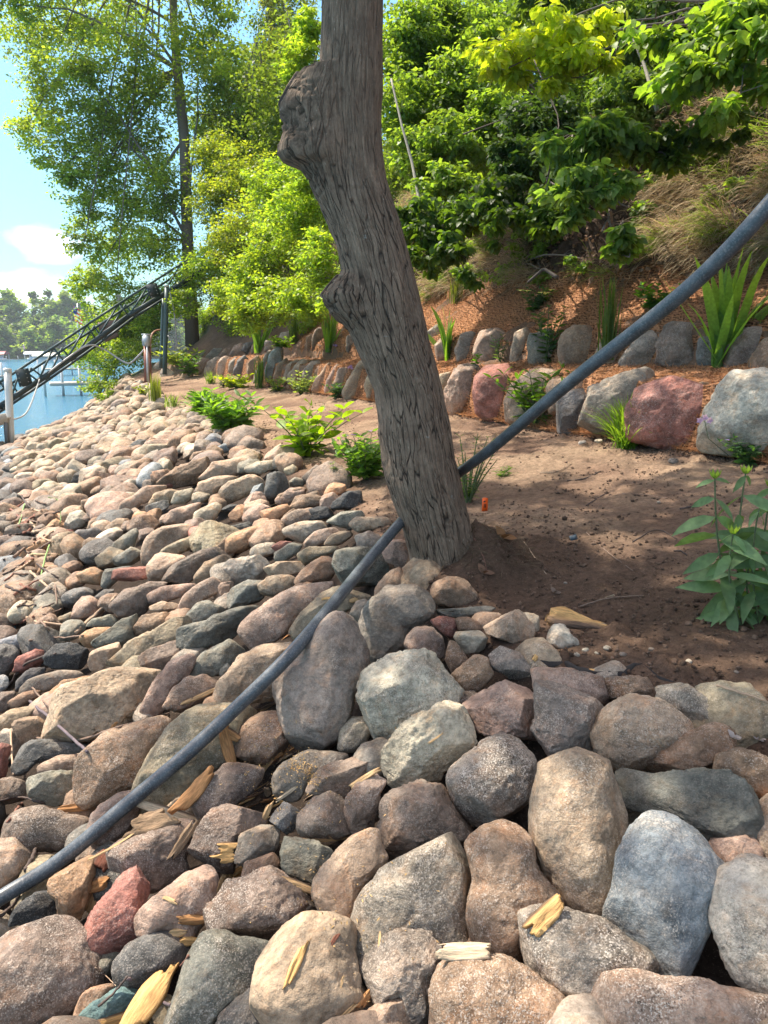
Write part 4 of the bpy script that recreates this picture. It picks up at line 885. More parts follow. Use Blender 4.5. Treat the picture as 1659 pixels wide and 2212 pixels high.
# sunlit bushes down to the water and along the foot of the bank
def fit(bl):                # keep every clump in front of the slope behind it, rooted where the sight line meets the hill
    o=[]
    for (a,b_,c_,d_,t_) in bl:
        tg=min(ground(a,b_)[0],hit(a,b_)[2]); o.append((a,b_,c_,d_,min(t_,tg-.22)))
    return o
def rootof(bl):
    best=None
    for (a,b_,c_,d_,t_) in sorted(bl,key=lambda q:abs(q[1]-sum(r[1] for r in bl)/len(bl))):
        tg,G=ground(a,b_)
        if tg<t_+7: best=G; break
    if best is None:
        a,b_,c_,d_,t_=bl[0]; p=at(a,b_,t_); s_,w_=swof(p.x,p.y); k_=knots(np.array([s_]))[0][0]; w_=max(w_+1.2,k_[8]+1.0); x_,y_=xy(s_,w_); best=Vector((x_,y_,gz(x_,y_)))
    return tuple(best)
def bank_base(px,t):     # a foot on the ground below a picture column at a depth
    p=at(px,900,t); return (p.x,p.y,gz(p.x,p.y))
mid=[
('shoreline_shrub','light green bush overhanging the water behind the tram track','bush',[(230,700,60,60,25),(190,760,50,45,24.6),(250,780,50,50,24),(210,830,35,30,23.6),(280,720,50,50,25),(235,850,28,25,22.6)],(250,22.5),16000,.085,LG),
('shoreline_shrub','dark leafy bush between the utility post and the water','bush',[(285,690,50,50,24.5),(300,750,40,40,23.5),(330,700,40,50,24)],(300,22.6),7000,.085,MG),
('bank_shrub','yellow-green bush behind the top of the tram support post','bush',[(420,600,70,60,22),(470,560,60,60,21),(400,660,40,35,21),(340,640,60,40,24)],(430,21.5),15000,.085,YG),
('bank_shrub','sunlit bush left of the lower stub, its leaves touching the upper wall','bush',[(560,600,70,70,16),(620,640,60,60,15),(540,670,60,45,15.5),(500,640,50,50,17),(600,540,70,60,16)],(570,15.8),18000,.08,LG),
('bank_shrub','glowing yellow-green shrub filling the view left of the trunk above the stub','bush',[(650,470,75,80,13),(690,560,50,70,12),(600,420,80,70,14),(680,380,50,60,12.5),(660,660,60,40,12.5),(720,650,40,40,11.5)],(670,12.6),18000,.075,YG),
('bank_shrub','sunlit leafy cover behind the wall between the tram post and the trunk','bush',[(450,690,50,35,40),(520,700,60,30,40),(600,690,60,40,40),(680,690,60,40,40),(560,620,80,60,40),(680,600,60,70,40),(740,620,40,60,40)],(560,18),22000,.075,YG),
('bank_shrub','airy bush in the middle distance right of the tall tree trunk','bush',[(470,430,70,70,20),(530,380,70,70,19),(480,340,60,60,20),(540,480,70,60,18),(500,530,60,50,19)],(500,19),20000,.085,(.14,.21,.04)),
('bank_tree','pale feathery tree behind the trunk at the left, below the sky gap','tree',[(560,250,60,80,26),(610,180,60,80,25),(560,330,60,60,25),(620,100,60,60,25),(640,30,60,40,25),(545,160,40,50,27),(650,250,50,80,22),(600,-50,90,50,25)],(590,25),30000,.1,(.16,.22,.08)),
('conifer','dark spiky conifer top in the sky gap beside the trunk','tree',[(585,10,35,30,34),(600,50,45,30,34),(590,110,50,40,34),(590,-60,30,50,34)],(590,34),12000,.10,(.03,.055,.025)),
('sumac','bright sumac with feathery leaves touching the upper trunk','bush',[(650,130,45,50,11),(640,190,40,40,11),(670,60,30,50,11),(672,230,30,40,10.5)],(660,11.5),3200,.11,YG),
]
for i,(nm,lab,cat,bl,(bx,bt_),n_,sz,cl_) in enumerate(mid):
    bl=fit(bl) if cat!='tree' else bl; b=rootof(bl) if cat!='tree' else bank_base(bx,bt_); tk=[(Vector(b),.1),(at(bl[0][0],bl[0][1],bl[0][4]),.06),(at(bl[-1][0],bl[-1][1],bl[-1][4]),.03)] if cat=='tree' else None
    shrub(nm,lab,cat,b,[ell(a,b_,t_,c_,d_) for a,b_,c_,d_,t_ in bl],n_,sz,cl_,seed=20+i,stem=.025,trunk=tk,var=.3,clump=.35,shell=.85,asp=.32 if nm=='sumac' else .6,yel=.3)
# the shaded bank on the right
def cut(P): return np.ones(len(P),bool)
rt=[
('bank_shrub','small-leaved shrub right behind the upper trunk, dense and shaded','bush',[(880,90,80,80,11.5),(870,230,70,80,11),(930,160,90,80,12),(960,40,90,70,12),(900,330,70,70,10.5)],(900,11.2),24000,.08,MG,M_LEAF,'far'),
('bank_shrub','tangled green shrub with bare twigs above the small iris','bush',[(1010,200,90,90,11),(1000,310,80,70,10.3),(1070,100,90,80,11.5),(1080,250,70,60,10.5),(960,400,70,50,9.8)],(1010,10.6),22000,.085,MG,M_LEAF,'far'),
('bank_shrub','low leafy plants spilling over the bank just right of the trunk','bush',[(900,480,45,60,9.2),(930,540,50,45,8.9),(985,470,55,50,9.0),(980,545,40,40,8.7),(1010,600,25,20,8.5)],(930,9.6),3600,.095,(.06,.12,.025),M_LEAF,'near'),
('overhanging_branch','bright yellow-green backlit branch with broad leaves near the top centre','branch',[(1120,90,95,40,7.4),(1190,60,90,40,7.3),(1250,130,80,40,7.2),(1090,150,60,40,7.4),(1180,170,60,30,7.2),(1290,60,60,40,7.4)],(1430,9.0),2100,.105,(.26,.35,.04),M_LEAF,'near'),  # backlight glow put into the brighter, yellower leaf colour
('bank_shrub','mid-green broad-leaved shrub drooping over the dry grass in the centre right','bush',[(1240,330,90,50,7.4),(1310,300,90,50,7.2),(1220,400,60,50,7.2),(1290,400,80,50,7.0),(1340,440,60,50,6.9),(1250,460,50,40,7.0)],(1340,8.2),3200,.11,(.13,.225,.07),M_LEAF,'near'),
('bank_shrub','small drooping sprig low on the bank below the broad-leaved shrub','bush',[(1340,520,45,35,6.6),(1360,555,30,25,6.5),(1300,500,30,30,6.7)],(1360,7.2),330,.10,(.09,.17,.04),M_LEAF,'near'),
('overhanging_branch','large-leaved branch hanging in from the upper right corner','branch',[(1590,70,110,60,6.6),(1500,150,90,60,6.7),(1600,200,90,60,6.4),(1450,80,90,60,7.0),(1640,110,70,90,6.2)],(1700,8.0),3000,.115,(.14,.245,.05),M_LEAF,'near'),
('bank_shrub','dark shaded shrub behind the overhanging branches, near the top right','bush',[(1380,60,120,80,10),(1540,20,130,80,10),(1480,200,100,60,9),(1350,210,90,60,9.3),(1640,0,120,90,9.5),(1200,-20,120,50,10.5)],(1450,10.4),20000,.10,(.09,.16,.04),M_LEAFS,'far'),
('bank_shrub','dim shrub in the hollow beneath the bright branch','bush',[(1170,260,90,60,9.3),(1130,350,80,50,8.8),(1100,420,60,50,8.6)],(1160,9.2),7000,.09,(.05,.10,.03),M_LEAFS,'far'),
('bank_shrub','spreading leafy shrub above the tall thin grass, left of the drooping one','bush',[(1060,440,60,40,8.3),(1110,480,50,40,8.0),(1180,470,50,40,7.8),(1050,510,40,30,8.3)],(1100,8.8),2200,.09,(.06,.12,.025),M_LEAF,'near'),
('bank_shrub','small shrub with drooping leaves on the bank near the right edge','bush',[(1420,330,60,60,7.3),(1480,300,50,50,7.2),(1560,280,50,40,7.0)],(1480,7.9),1500,.09,(.07,.13,.03),M_LEAF,'near'),
('bank_shrub','leafy curtain low behind the right side of the trunk','bush',[(870,400,50,70,30),(900,560,55,45,30),(960,600,50,25,30),(860,500,40,60,30)],(900,9),9000,.075,MG,M_LEAF,'far'),
('bank_shrub','green creeper spread over the bank above the coir slope','bush',[(1000,540,70,40,30),(1080,500,70,60,30),(1160,520,70,40,30),(1080,420,80,60,30)],(1080,9),7000,.07,MG,M_LEAF,'far'),
('bank_shrub','dense green curtain of leaves filling the bank under the bright branch','bush',[(1120,330,110,60,30),(1240,250,110,70,30),(1180,420,80,50,30),(1020,360,80,70,30)],(1160,9),14000,.085,MG,M_LEAF,'far'),
('bank_shrub','leafy cover high on the bank behind the drooping shrub','bush',[(1350,300,110,60,30),(1450,240,100,70,30),(1400,160,120,70,30),(1300,150,100,70,30)],(1400,8),13000,.085,MG,M_LEAF,'far'),
('bank_shrub','leaves covering the bank below the upper right corner','bush',[(1560,120,110,80,30),(1620,240,80,60,30),(1500,60,120,70,30),(1640,20,90,80,30),(1520,330,60,40,30)],(1560,7),12000,.085,(.10,.18,.045),M_LEAF,'far'),
('bank_shrub','young saplings with scattered leaves on the straw bank left of the pipe','bush',[(1440,400,60,50,30),(1500,470,50,40,30),(1400,480,50,40,30)],(1440,7),700,.075,(.12,.22,.05),M_LEAF,'near'),
('bank_shrub','low fresh greenery at the foot of the bank above the coir','bush',[(1100,580,60,25,30),(1180,590,50,20,30),(1260,560,50,25,30),(1020,585,50,22,30)],(1100,9),1500,.06,(.12,.22,.05),M_LEAF,'near'),
('bank_shrub','thin weedy greenery on the bank at the right picture edge','bush',[(1620,380,50,40,30),(1640,520,40,30,30),(1560,420,50,30,30)],(1620,7),1300,.06,MG,M_LEAF,'far'),
]
for i,(nm,lab,cat,bl,(bx,bt_),n_,sz,cl_,mt_,kd) in enumerate(rt):
    bl=fit(bl); b=rootof(bl)
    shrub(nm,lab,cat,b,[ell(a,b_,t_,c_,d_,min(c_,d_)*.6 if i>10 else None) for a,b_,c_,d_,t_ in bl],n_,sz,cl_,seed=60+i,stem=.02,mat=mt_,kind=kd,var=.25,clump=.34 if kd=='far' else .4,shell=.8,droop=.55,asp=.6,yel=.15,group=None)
# woods up the hill behind everything
hw=[((9.5,13.5,6.5),(2.5,2.5,2.6)),((7.2,16,7),(2.6,2.6,3.0)),((4.5,18,7),(2.6,2.6,3.2)),((1.2,20,6.5),(2.4,2.4,3.2)),((-1.8,23.5,7),(2.4,2.4,3.6)),((-4.2,27,8),(2.2,2.4,4)),((12,11,8),(2.6,2.6,3)),((6,12.5,8.5),(2.2,2.2,1.7)),((9,9.6,8.2),(2.4,2.2,2.0)),((2.4,15.5,6),(2,2,2.6))]
hl=['hillside tree high on the right of the slope','hillside tree above the middle of the bank','hillside tree seen just right of the upper trunk','hillside tree hidden behind the trunk','sunlit hillside tree left of the trunk','farthest hillside tree, paler green','hillside tree at the far right','hillside tree over the bright branch','hillside tree over the right edge of the bank','young hillside tree behind the shaded shrub']
for i,(c_,r_) in enumerate(hw):
    b=groundat(c_[0]+.5,c_[1]+.3); far=i in(3,4,5)
    shrub('hillside_tree',hl[i],'tree',b,[(Vector(c_)+Vector((R.uniform(-1,1)*r_[0]*.5,R.uniform(-1,1)*r_[1]*.5,R.uniform(-1,1)*r_[2]*.55)),tuple(q*.62 for q in r_)) for k in range(6)],16000 if not far else 20000,.12,(.10,.16,.04) if far else (.11,.19,.05),seed=90+i,stem=.035,mat=M_LEAF,trunk=[(Vector(b),.12),(Vector(c_),.06),(Vector(c_)+Vector((0,0,r_[2]*.8)),.02)],twigs=3,var=.3,clump=.3,shell=.9)
# bare saplings and twigs showing through
def sapling(pts,r_,lab,col=(.30,.27,.22,1),nm='sapling_stem'):
    m=MB(); P=[np.array(tuple(at(*p))) for p in pts]; t=np.linspace(0,1,len(P)*4); u=np.linspace(0,1,len(P)); P=np.stack([np.interp(t,u,np.array(P)[:,k]) for k in range(3)],-1)
    m.tube(P,np.linspace(r_,r_*.6,len(P)),7,col); o=m.build(nm,M_TWIG); setorigin(o,P[0]); tag(o,lab,'stem')
sapling([(908,445,9.5),(890,350,9.7),(868,270,9.8),(845,170,10)],.022,'thin pale bent sapling stem just right of the trunk')
sapling([(1420,240,7.4),(1395,150,7.6),(1360,60,7.8)],.022,'straight pale grey sapling stem in the upper right leaves')
sapling([(1180,400,7.5),(1210,260,7.9),(1150,120,8.2)],.010,'thin dark twig curving under the bright branch',(.08,.06,.05,1))
sapling([(1000,290,9.4),(1080,260,9.2),(1140,230,9)],.010,'thin brown branch crossing the shaded shrubs',(.12,.09,.07,1))
sapling([(1205,600,7.2),(1175,580,7.3),(1140,610,7.4)],.020,'dark dead stick leaning on the foot of the bank',(.07,.055,.045,1))
sapling([(1340,120,7.2),(1250,170,7.3),(1130,150,7.4)],.008,'thin arching twig of the bright branch',(.13,.1,.07,1))
# ---------------------------------------------------------------- blades: grasses, irises
def blades(m,P,D,L,Wd,droop,rn,col,nseg=7,colv=.2):
    """P base, D start direction, each blade a folded strip that bends under its weight"""
    n_=len(P); D=D/np.linalg.norm(D,axis=1)[:,None]; h=np.stack([D[:,0],D[:,1],np.zeros(n_)],-1); hn_=np.linalg.norm(h,axis=1)[:,None]; az=rn.rand(n_)*6.28; h=np.where(hn_>.05,h/np.maximum(hn_,1e-6),np.stack([np.cos(az),np.sin(az),0*az],-1))
    sd=np.cross(D,h); sd/=np.linalg.norm(sd,axis=1)[:,None]+1e-9; ra=rn.uniform(-.7,.7,n_)[:,None]; sd=sd*np.cos(ra)+np.cross(D,sd)*np.sin(ra)
    V=[]; p=P.copy(); d=D.copy(); st=L/nseg
    for k in range(nseg+1):
        t=k/nseg; w_=(Wd*np.interp(t,[0,.15,.55,.85,1],[.55,.9,1,.55,.03]))[:,None]
        V+= [p+sd*w_/2,p-sd*w_/2]; p=p+d*st[:,None]; d=d+h*droop[:,None]*(.3+t)*.5/nseg*2; d[:,2]-=droop*(t**1.5)*1.6/nseg*2; d/=np.linalg.norm(d,axis=1)[:,None]
    V=np.stack(V,1).reshape(-1,3); k=2*(nseg+1); b=np.arange(n_)*k; q=np.array([[2*i,2*i+1,2*i+3,2*i+2] for i in range(nseg)])
    c=np.array(col)[None]*rn.uniform(1-colv,1+colv,(n_,1)); tt=np.tile(np.repeat(np.linspace(0,1,nseg+1),2),n_)[:,None]; c=np.repeat(c,k,0)*(1-.15*tt)+tt*.15*np.array([.2,.22,.05])
    m.add(V,[(b[:,None,None]+q[None]).reshape(-1,4)],np.concatenate([c,np.ones((len(c),1))],1))
def gp(px,py):                      # ground under a picture point
    h,n_,t=hit(px,py); return np.array(tuple(h)),t
def iris(name,lab,px,py,hpx,n_,wpx,spread,seed,cat='plant',col=(.15,.28,.06),group=None):
    rn=np.random.RandomState(seed); b,t=gp(px,py); k=t/F; m=MB(); P=rn.randn(n_,3)*[.028,.028,0]*(hpx*k/.8); P[:,2]=-.01
    a=rn.rand(n_)*6.28; tl_=np.abs(rn.randn(n_))*spread; D=np.stack([np.cos(a)*tl_,np.sin(a)*tl_,np.ones(n_)],-1)
    L=hpx*k*rn.uniform(.55,1.08,n_); blades(m,P,D,L,np.full(n_,wpx*k)*rn.uniform(.7,1.15,n_),rn.uniform(.05,.7,n_)*(rn.rand(n_)<.75),rn,col)
    o=m.build(name,M_LEAF); o.location=b; tag(o,lab,cat,group); return o
iris('iris_plant','big clump of broad green iris leaves at the right end of the upper wall',1555,800,250,44,22,.33,1)
iris('iris_plant','small curled iris clump in the upper wall right of the trunk',968,778,125,14,14,.4,2)
iris('iris_plant','bright iris clump just left of the trunk on the ledge',712,760,105,30,8.5,.3,3)
iris('iris_plant','upright iris clump in the middle of the upper wall on the left',560,762,95,30,7.5,.3,4)
def grass(name,lab,px,py,hpx,n_,wpx,spread,seed,col,rad_=.04,droop=(.1,.9),mat=None,kind_=None,cat='grass'):
    rn=np.random.RandomState(seed); b,t=gp(px,py); k=t/F; m=MB(); P=rn.randn(n_,3)*[rad_,rad_,0]; P[:,2]=-.01
    a=rn.rand(n_)*6.28; tl_=np.abs(rn.randn(n_))*spread; D=np.stack([np.cos(a)*tl_,np.sin(a)*tl_,np.ones(n_)],-1)
    blades(m,P,D,hpx*k*rn.uniform(.5,1.1,n_),np.full(n_,wpx*k),rn.uniform(*droop,n_),rn,col,6)
    o=m.build(name,mat or M_LEAF); o.location=b; tag(o,lab,cat); return o
grass('grass_tuft','round fine green grass tuft in front of the red-pink boulder',1352,968,120,380,2.8,.55,11,(.15,.27,.035),.03,(.3,1.3))
grass('tall_grass','tall thin upright grass in the upper wall, left of the pipe',1312,775,170,60,3.6,.10,12,(.09,.15,.035),.03,(0,.15))
grass('tall_grass','tall thin grass standing before the lower wall on the left',563,838,72,55,1.8,.09,13,(.08,.15,.03),.05,(0,.2))
grass('tall_grass','upright thin grass on the ledge between the two left irises',636,742,75,50,1.8,.14,14,(.08,.14,.035),.05,(0,.2))
grass('tall_grass','single dense upright grass beside the utility post',335,866,60,60,1.9,.06,15,(.13,.17,.04),.05,(0,.1))
grass('grass_tuft','small fine grass tuft before the grey stone of the far lower wall',455,828,28,90,1.2,.5,16,(.12,.2,.04),.05)
grass('grass_tuft','wispy feathery grass behind the small iris on the coir slope',985,655,60,70,1.8,.2,17,(.10,.13,.04),.04,(0,.4))
grass('grass_tuft','wispy fine green sprout left of the bright leafed plant',660,940,60,60,1.3,.4,18,(.10,.17,.05),.03)
grass('grass_tuft','thin blades hanging beside the flowering mound at the trunk',800,1025,60,50,1.5,.7,19,(.10,.16,.05),.05,(.5,1.4))
grass('grass_tuft','pale fine-bladed sprout at the soil edge near the grass post',372,878,32,60,1.6,.4,20,(.14,.2,.08),.05)
# leafy forbs
def forb(name,lab,px,py,hpx,nst,nlf,lpx,asp,spread,seed,col,cat='plant',top=0,arch=.35,kind='near',twoside=True,flower=None,base=None,mat=None,droop=.25):
    rn=np.random.RandomState(seed); b,t=gp(px,py) if base is None else base; k=t/F; H_=hpx*k; r_=empty(name,b,lab,cat); m=MB(); PP=[];DD=[];NN=[];LL=[]; fl=[]
    for i in range(nst):
        a=rn.rand()*6.28; lean=spread*(.3+rn.rand()); h=H_*rn.uniform(.6,1.05); d=np.array([math.cos(a)*lean,math.sin(a)*lean,1]); d/=np.linalg.norm(d)
        tt=np.linspace(0,1,9)[:,None]; P=np.array([math.cos(a),math.sin(a),0])*.03*H_+d*h*tt+np.array([math.cos(a),math.sin(a),-.3])*arch*h*tt**2*lean
        m.tube(P,np.linspace(.006,.002,9)*H_/.4*1.1,5,(.10,.13,.05,1),False)
        for j in range(nlf):
            u=.15+.85*j/max(1,nlf-1); p=np.array([np.interp(u,tt[:,0],P[:,q]) for q in range(3)]); az=a+j*2.4+rn.uniform(-.4,.4)
            for s_ in ((0,math.pi) if twoside else (0,)):
                D=np.array([math.cos(az+s_),math.sin(az+s_),.35+.5*u]); PP.append(p);DD.append(D);NN.append(np.array([0,0,.8])+rn.randn(3)*(.75 if hpx>200 else .4));LL.append(lpx*k*rn.uniform(.7,1.15)*(1.1-.45*u))
        fl.append(P[-1])
    n_=len(PP); PP,DD,NN,LL=map(np.array,(PP,DD,NN,LL)); DD[:,2]-=droop*rn.rand(n_)*2
    c=np.array(col)[None]*rn.uniform(.75,1.25,(n_,1)); V_,F_,C_=leafmesh(PP,DD,NN,LL,LL*asp,c,kind)
    mesh('leaves',V_,F_,mat or M_LEAF,r_,C_,smooth=True); m.build('stems',M_TWIG,r_)
    if flower:
        fc,fs,nf=flower; mm=MB()
        for p in fl[:nf]:
            for q in range(6):
                a=q*1.05+rn.rand(); D=np.array([[math.cos(a),math.sin(a),.35]]); V2,F2,C2=leafmesh(p[None]+[[0,0,.01]],D,np.array([[0,0,1.]]),np.array([fs*k]),np.array([fs*k*.7]),np.array([fc]),'near'); mm.add(V2,F2,C2)
        mm.build('flowers',M_LEAF,r_)
    return r_
forb('leafy_plant','dense leafy green clump at the soil edge, the bigger of the pair',500,925,75,34,7,44,.27,.8,31,(.11,.22,.035))
forb('leafy_plant','smaller leafy green clump just behind the bigger one at the soil edge',445,893,50,28,6,34,.27,.75,32,(.11,.22,.035))
forb('bright_leaved_plant','bright lime-green broad-leaved plant on bare soil left of the trunk',662,985,125,13,5,48,.5,.62,33,(.17,.27,.02),arch=.5)
forb('flowering_mound','green bushy mound with tiny violet flowers tucked against the trunk',790,1035,100,46,7,32,.38,.55,34,(.12,.23,.04),flower=((.3,.2,.6),9,9))
forb('leafy_plant','leafy plant with narrow leaves under the pipe before the lower wall',1158,918,125,13,8,46,.24,.5,35,(.07,.14,.025))
forb('leafy_plant','upright leafy stems in front of the upper wall above it',1178,790,120,7,9,26,.36,.18,36,(.06,.12,.03))
forb('flowering_plant','feathery plant with white flowers high on the coir slope',1158,675,60,22,5,18,.4,.5,37,(.045,.10,.03),flower=((.75,.72,.75),10,6))
forb('leafy_plant','small thin seedling in front of the pinkish upper-wall boulder',1080,782,55,5,7,17,.22,.25,38,(.08,.13,.05))
forb('phlox_plant','low green plant with one violet blossom on a tall stalk at the far right wall',1615,1005,70,14,7,26,.36,.6,39,(.06,.13,.05),flower=((.3,.22,.7),9,2))
forb('leafy_plant','low spreading green shoots on the coir beside the pipe at right',1420,665,60,12,6,32,.42,1.3,40,(.06,.14,.02))
forb('leafy_plant','variegated pale-edged bush before the lower wall left of the trunk',650,852,52,22,6,15,.4,.6,41,(.20,.26,.10))
forb('leafy_plant','small pale green bush left of the variegated bush',597,846,36,14,5,15,.35,.6,42,(.16,.22,.06))
forb('lime_leaved_plant','lime-yellow low plant before the far lower wall',510,838,34,12,5,20,.55,.9,43,(.24,.30,.02))
forb('leafy_plant','grey-green rosette near the trunk at the foot of the wall',728,860,32,14,4,20,.42,.6,44,(.07,.13,.07))
forb('leafy_plant','dark green leafy clump left of the far lower wall stones',408,812,52,14,6,20,.34,.5,45,(.08,.16,.03))
forb('hosta_plant','variegated hosta-like plant with white-edged leaves by the wall end',385,790,50,16,5,28,.3,.9,46,(.24,.30,.08))
forb('leafy_plant','small grey-green sprig above the leafy clumps',482,836,32,8,5,16,.3,.6,47,(.07,.13,.07))
forb('leafy_plant','fern-like bright sprig between the middle iris and grass',688-0,0,1,1,2,2,.3,.5,48,(.1,.2,.03)) if False else None
forb('leafy_plant','fern-like bright sprig on the ledge right of the middle iris',607,752,28,9,5,18,.45,1.0,48,(.12,.2,.03))
forb('leafy_plant','tiny seedling on the soil below the lime-green plant',724-2,1000+12,14,4,2,10,.4,.6,49,(.12,.18,.08)) 
forb('leafy_plant','pale yellow-green seedling at the tip of the terrace by the post',312,852,24,9,4,14,.4,.9,50,(.22,.27,.05))
forb('leafy_plant','feathery weeds sprouting right of the trunk beneath the pipe',1010,1085,150,16,12,20,.12,.35,51,(.09,.16,.03),twoside=True)
forb('leafy_plant','small feathery weed creeping on the sandy soil right of the trunk',1085,1030,28,9,6,18,.14,1.2,52,(.09,.16,.04))
forb('leafy_plant','little green sprig in the centre of the upper wall row',1010+16,628+160,25,3,4,17,.5,.4,53,(.08,.2,.02))
# large milky-green plant at the right edge: stems with opposite leaves and buds
def balm(lab,stems,seed,buds=True):
    rn=np.random.RandomState(seed); b,t=gp(*stems[0][:2]); r_=empty('bee_balm_plant',b,lab,'plant'); m=MB(); PP=[];DD=[];NN=[];LL=[]; k=t/F; bm=MB()
    for (x0,y0,x1,y1,dt) in stems:
        p0=np.array(tuple(at(x0,y0,t+dt)))-b; p1=np.array(tuple(at(x1,y1,t+dt-.12)))-b; tt=np.linspace(0,1,10)[:,None]; P=p0+(p1-p0)*tt+np.array([.03,0,0])*np.sin(tt*3.1)*rn.uniform(-1,1)
        m.tube(P,np.linspace(.0045,.0028,10),6,(.12,.15,.07,1),False); n_=int((y0-y1)/38); az=rn.rand()*3
        for j in range(n_):
            u=.12+.86*j/(n_-1); p=np.array([np.interp(u,tt[:,0],P[:,q]) for q in range(3)]); az+=1.57+rn.uniform(-.4,.4)
            for s_ in (0,math.pi):
                PP.append(p); DD.append([math.cos(az+s_),math.sin(az+s_)*.8,rn.uniform(-.9,.1)]); NN.append(np.array([rn.randn()*.45,-.55+rn.randn()*.45,.6])); LL.append((84 if u<.9 else 55)*k*rn.uniform(.7,1.2)*(.75+.5*math.sin(u*3.1)))
        if buds:
            p=P[-1]; bm=MB()
            for q in range(8):
                a=q*.785; V2,F2,C2=leafmesh(p[None]-[[0,0,.008]],np.array([[math.cos(a)*.7,math.sin(a)*.7,.8]]),np.array([[math.cos(a),math.sin(a),.2]]),np.array([.042]),np.array([.017]),np.array([[.20,.30,.08]]),'near'); bm.add(V2,F2,C2)
            bm.build('bud',M_LEAF,r_)
    PP,DD,NN,LL=map(np.array,(PP,DD,NN,LL)); n_=len(PP); V_,F_,C_=leafmesh(PP,DD,NN,LL,LL*.31,np.array([.15,.24,.11])[None]*rn.uniform(.7,1.25,(n_,1)),'near')
    mesh('leaves',V_,F_,M_LEAFS,r_,C_); m.build('stems',M_TWIG,r_)
balm('tall plant with opposite lance-shaped leaves and green buds at the right edge',[(1590,1345,1545,1030,0),(1605,1355,1612,1020,.03),(1625,1350,1665,1050,.05),(1600,1350,1585,1150,-.03)],55)
balm('shorter leafy stems crowding beside the tall plant, cut by the right edge',[(1640,1345,1640,1100,0),(1660,1330,1680,1090,.05),(1665,1350,1700,1160,0),(1630,1335,1625,1200,.05)],57,False)
# phlox blossom on its stalk
b,t=gp(1575,985); r_=empty('phlox_blossom',b,'single violet phlox blossom on a thin stalk before the big pale grey boulder','flower')
m=MB(); p=np.array(tuple(at(1522,908,t*.98)))-b; m.tube([np.zeros(3),p*[.8,.8,.5],p],.0025,5,(.1,.13,.06,1)); m.build('stalk',M_TWIG,r_); m=MB()
for k in range(3):
    o_=p+np.array([(k-1)*.035,0,(k%2)*.02])
    for q in range(5):
        a=q*1.257; V2,F2,C2=leafmesh(o_[None],np.array([[math.cos(a),-.3,math.sin(a)]]),np.array([[0,-1.,.2]]),np.array([.026]),np.array([.02]),np.array([[.36,.27,.75]]),'near'); m.add(V2,F2,C2)
m.build('petals',M_LEAF,r_)
for (px,py,lb_) in ((758,800,'violet phlox flowers dangling at the wall beside the trunk'),(700+25,750,'small violet flower beside the bright iris clump')):
    b,t=gp(px,py+10); rn=np.random.RandomState(px); m=MB(); m.tube([np.zeros(3),np.array([.01,0,.1])],.002,4,(.1,.13,.06,1))
    for k in range(5):
        o_=np.array([rn.randn()*.02,0,.1+rn.rand()*.05])
        for q in range(5):
            a=q*1.257; V2,F2,C2=leafmesh(o_[None],np.array([[math.cos(a),-.3,math.sin(a)]]),np.array([[0,-1.,.2]]),np.array([.022]),np.array([.018]),np.array([[.33,.22,.7]]),'near'); m.add(V2,F2,C2)
    o=m.build('phlox_flower',M_LEAF); o.location=b; tag(o,lb_,'flower')
# ---------------------------------------------------------------- coir mats, dry grass, litter, clods
def mat_strip(name,lab,ka,kb,s0,s1,wa,wb,lift,sst):
    ss=np.arange(s0,s1,sst); n_=26; K_,_=knots(ss); V=[]
    for f in np.linspace(0,1,n_): 
        w_=(K_[:,ka]+wa)*(1-f)+(K_[:,kb]+wb)*f; x_,y_=ss*AX[0]+w_*AN[0],ss*AX[1]+w_*AN[1]; z_=Hs(ss,w_); q=np.stack([x_,y_,z_],-1)
        q[:,2]+=lift+.028*fbm(q*[3,3,1]*1.4+3,3)+.012*fbm(q*14,3,.6)+ (.0 if 0<f<1 else -.03); V.append(q)
    V=np.stack(V,1); i=(np.arange(len(ss)-1)[:,None]*n_+np.arange(n_-1)[None]).ravel()
    o=mesh(name,V.reshape(-1,3),[np.stack([i,i+1,i+n_+1,i+n_],-1)][::1],M_COIR); setorigin(o,V[len(V)//2,0]); tag(o,lab,'erosion mat'); return o
mat_strip('coir_mat','orange-brown woven coir matting on the slope above the upper wall',6,7,0,19,-.06,.10,.035,.03)
mat_strip('coir_mat','strip of orange-brown coir matting on the ledge between the two walls',4,5,0,21,-.16,.05,.03,.03)
# loose coir fibre along both mats
rn=np.random.RandomState(77)
def fibres(name,lab,cat,n_,place,L,Wd,col,mat,spread,drp,colv=.35,nseg=4):
    m=MB(); P,D=place(n_); blades(m,P,D,L*rn.uniform(.5,1.4,n_),np.full(n_,Wd),rn.uniform(*drp,n_),rn,col,nseg,colv); o=m.build(name,mat); setorigin(o,P.mean(0)); tag(o,lab,cat,kind='stuff')
def pl_mat(n_):
    s_=rn.uniform(1.5,14,n_)**1.0; K_,_=knots(s_); up=rn.rand(n_)<.5; w_=np.where(up,K_[:,6]+rn.uniform(-.05,1,n_)*(K_[:,7]-K_[:,6]),K_[:,4]+rn.uniform(-.14,1,n_)*(K_[:,5]-K_[:,4])-.02)
    w_=np.where(rn.rand(n_)<.35,K_[:,4]-.12+rn.randn(n_)*.03,w_)
    P=np.stack([s_*AX[0]+w_*AN[0],s_*AX[1]+w_*AN[1],Hs(s_,w_)+.035],-1); D=unit(n_,rn)*[1,1,.35]; D[:,2]=np.abs(D[:,2]); return P,D
fibres('coir_fibres','loose orange coir fibres fraying along the matting','fibre',60000,pl_mat,.065,.004,(.46,.225,.11),M_DRY,1,(.2,1.2))
_s,_w=swof(gv[:,0].astype(float),gv[:,1].astype(float)); _K,_=knots(_s); BK=gv[(_s>1)&(_s<16)&(_w>_K[:,7]+.04)&(_w<_K[:,8]+.5)].astype(float)
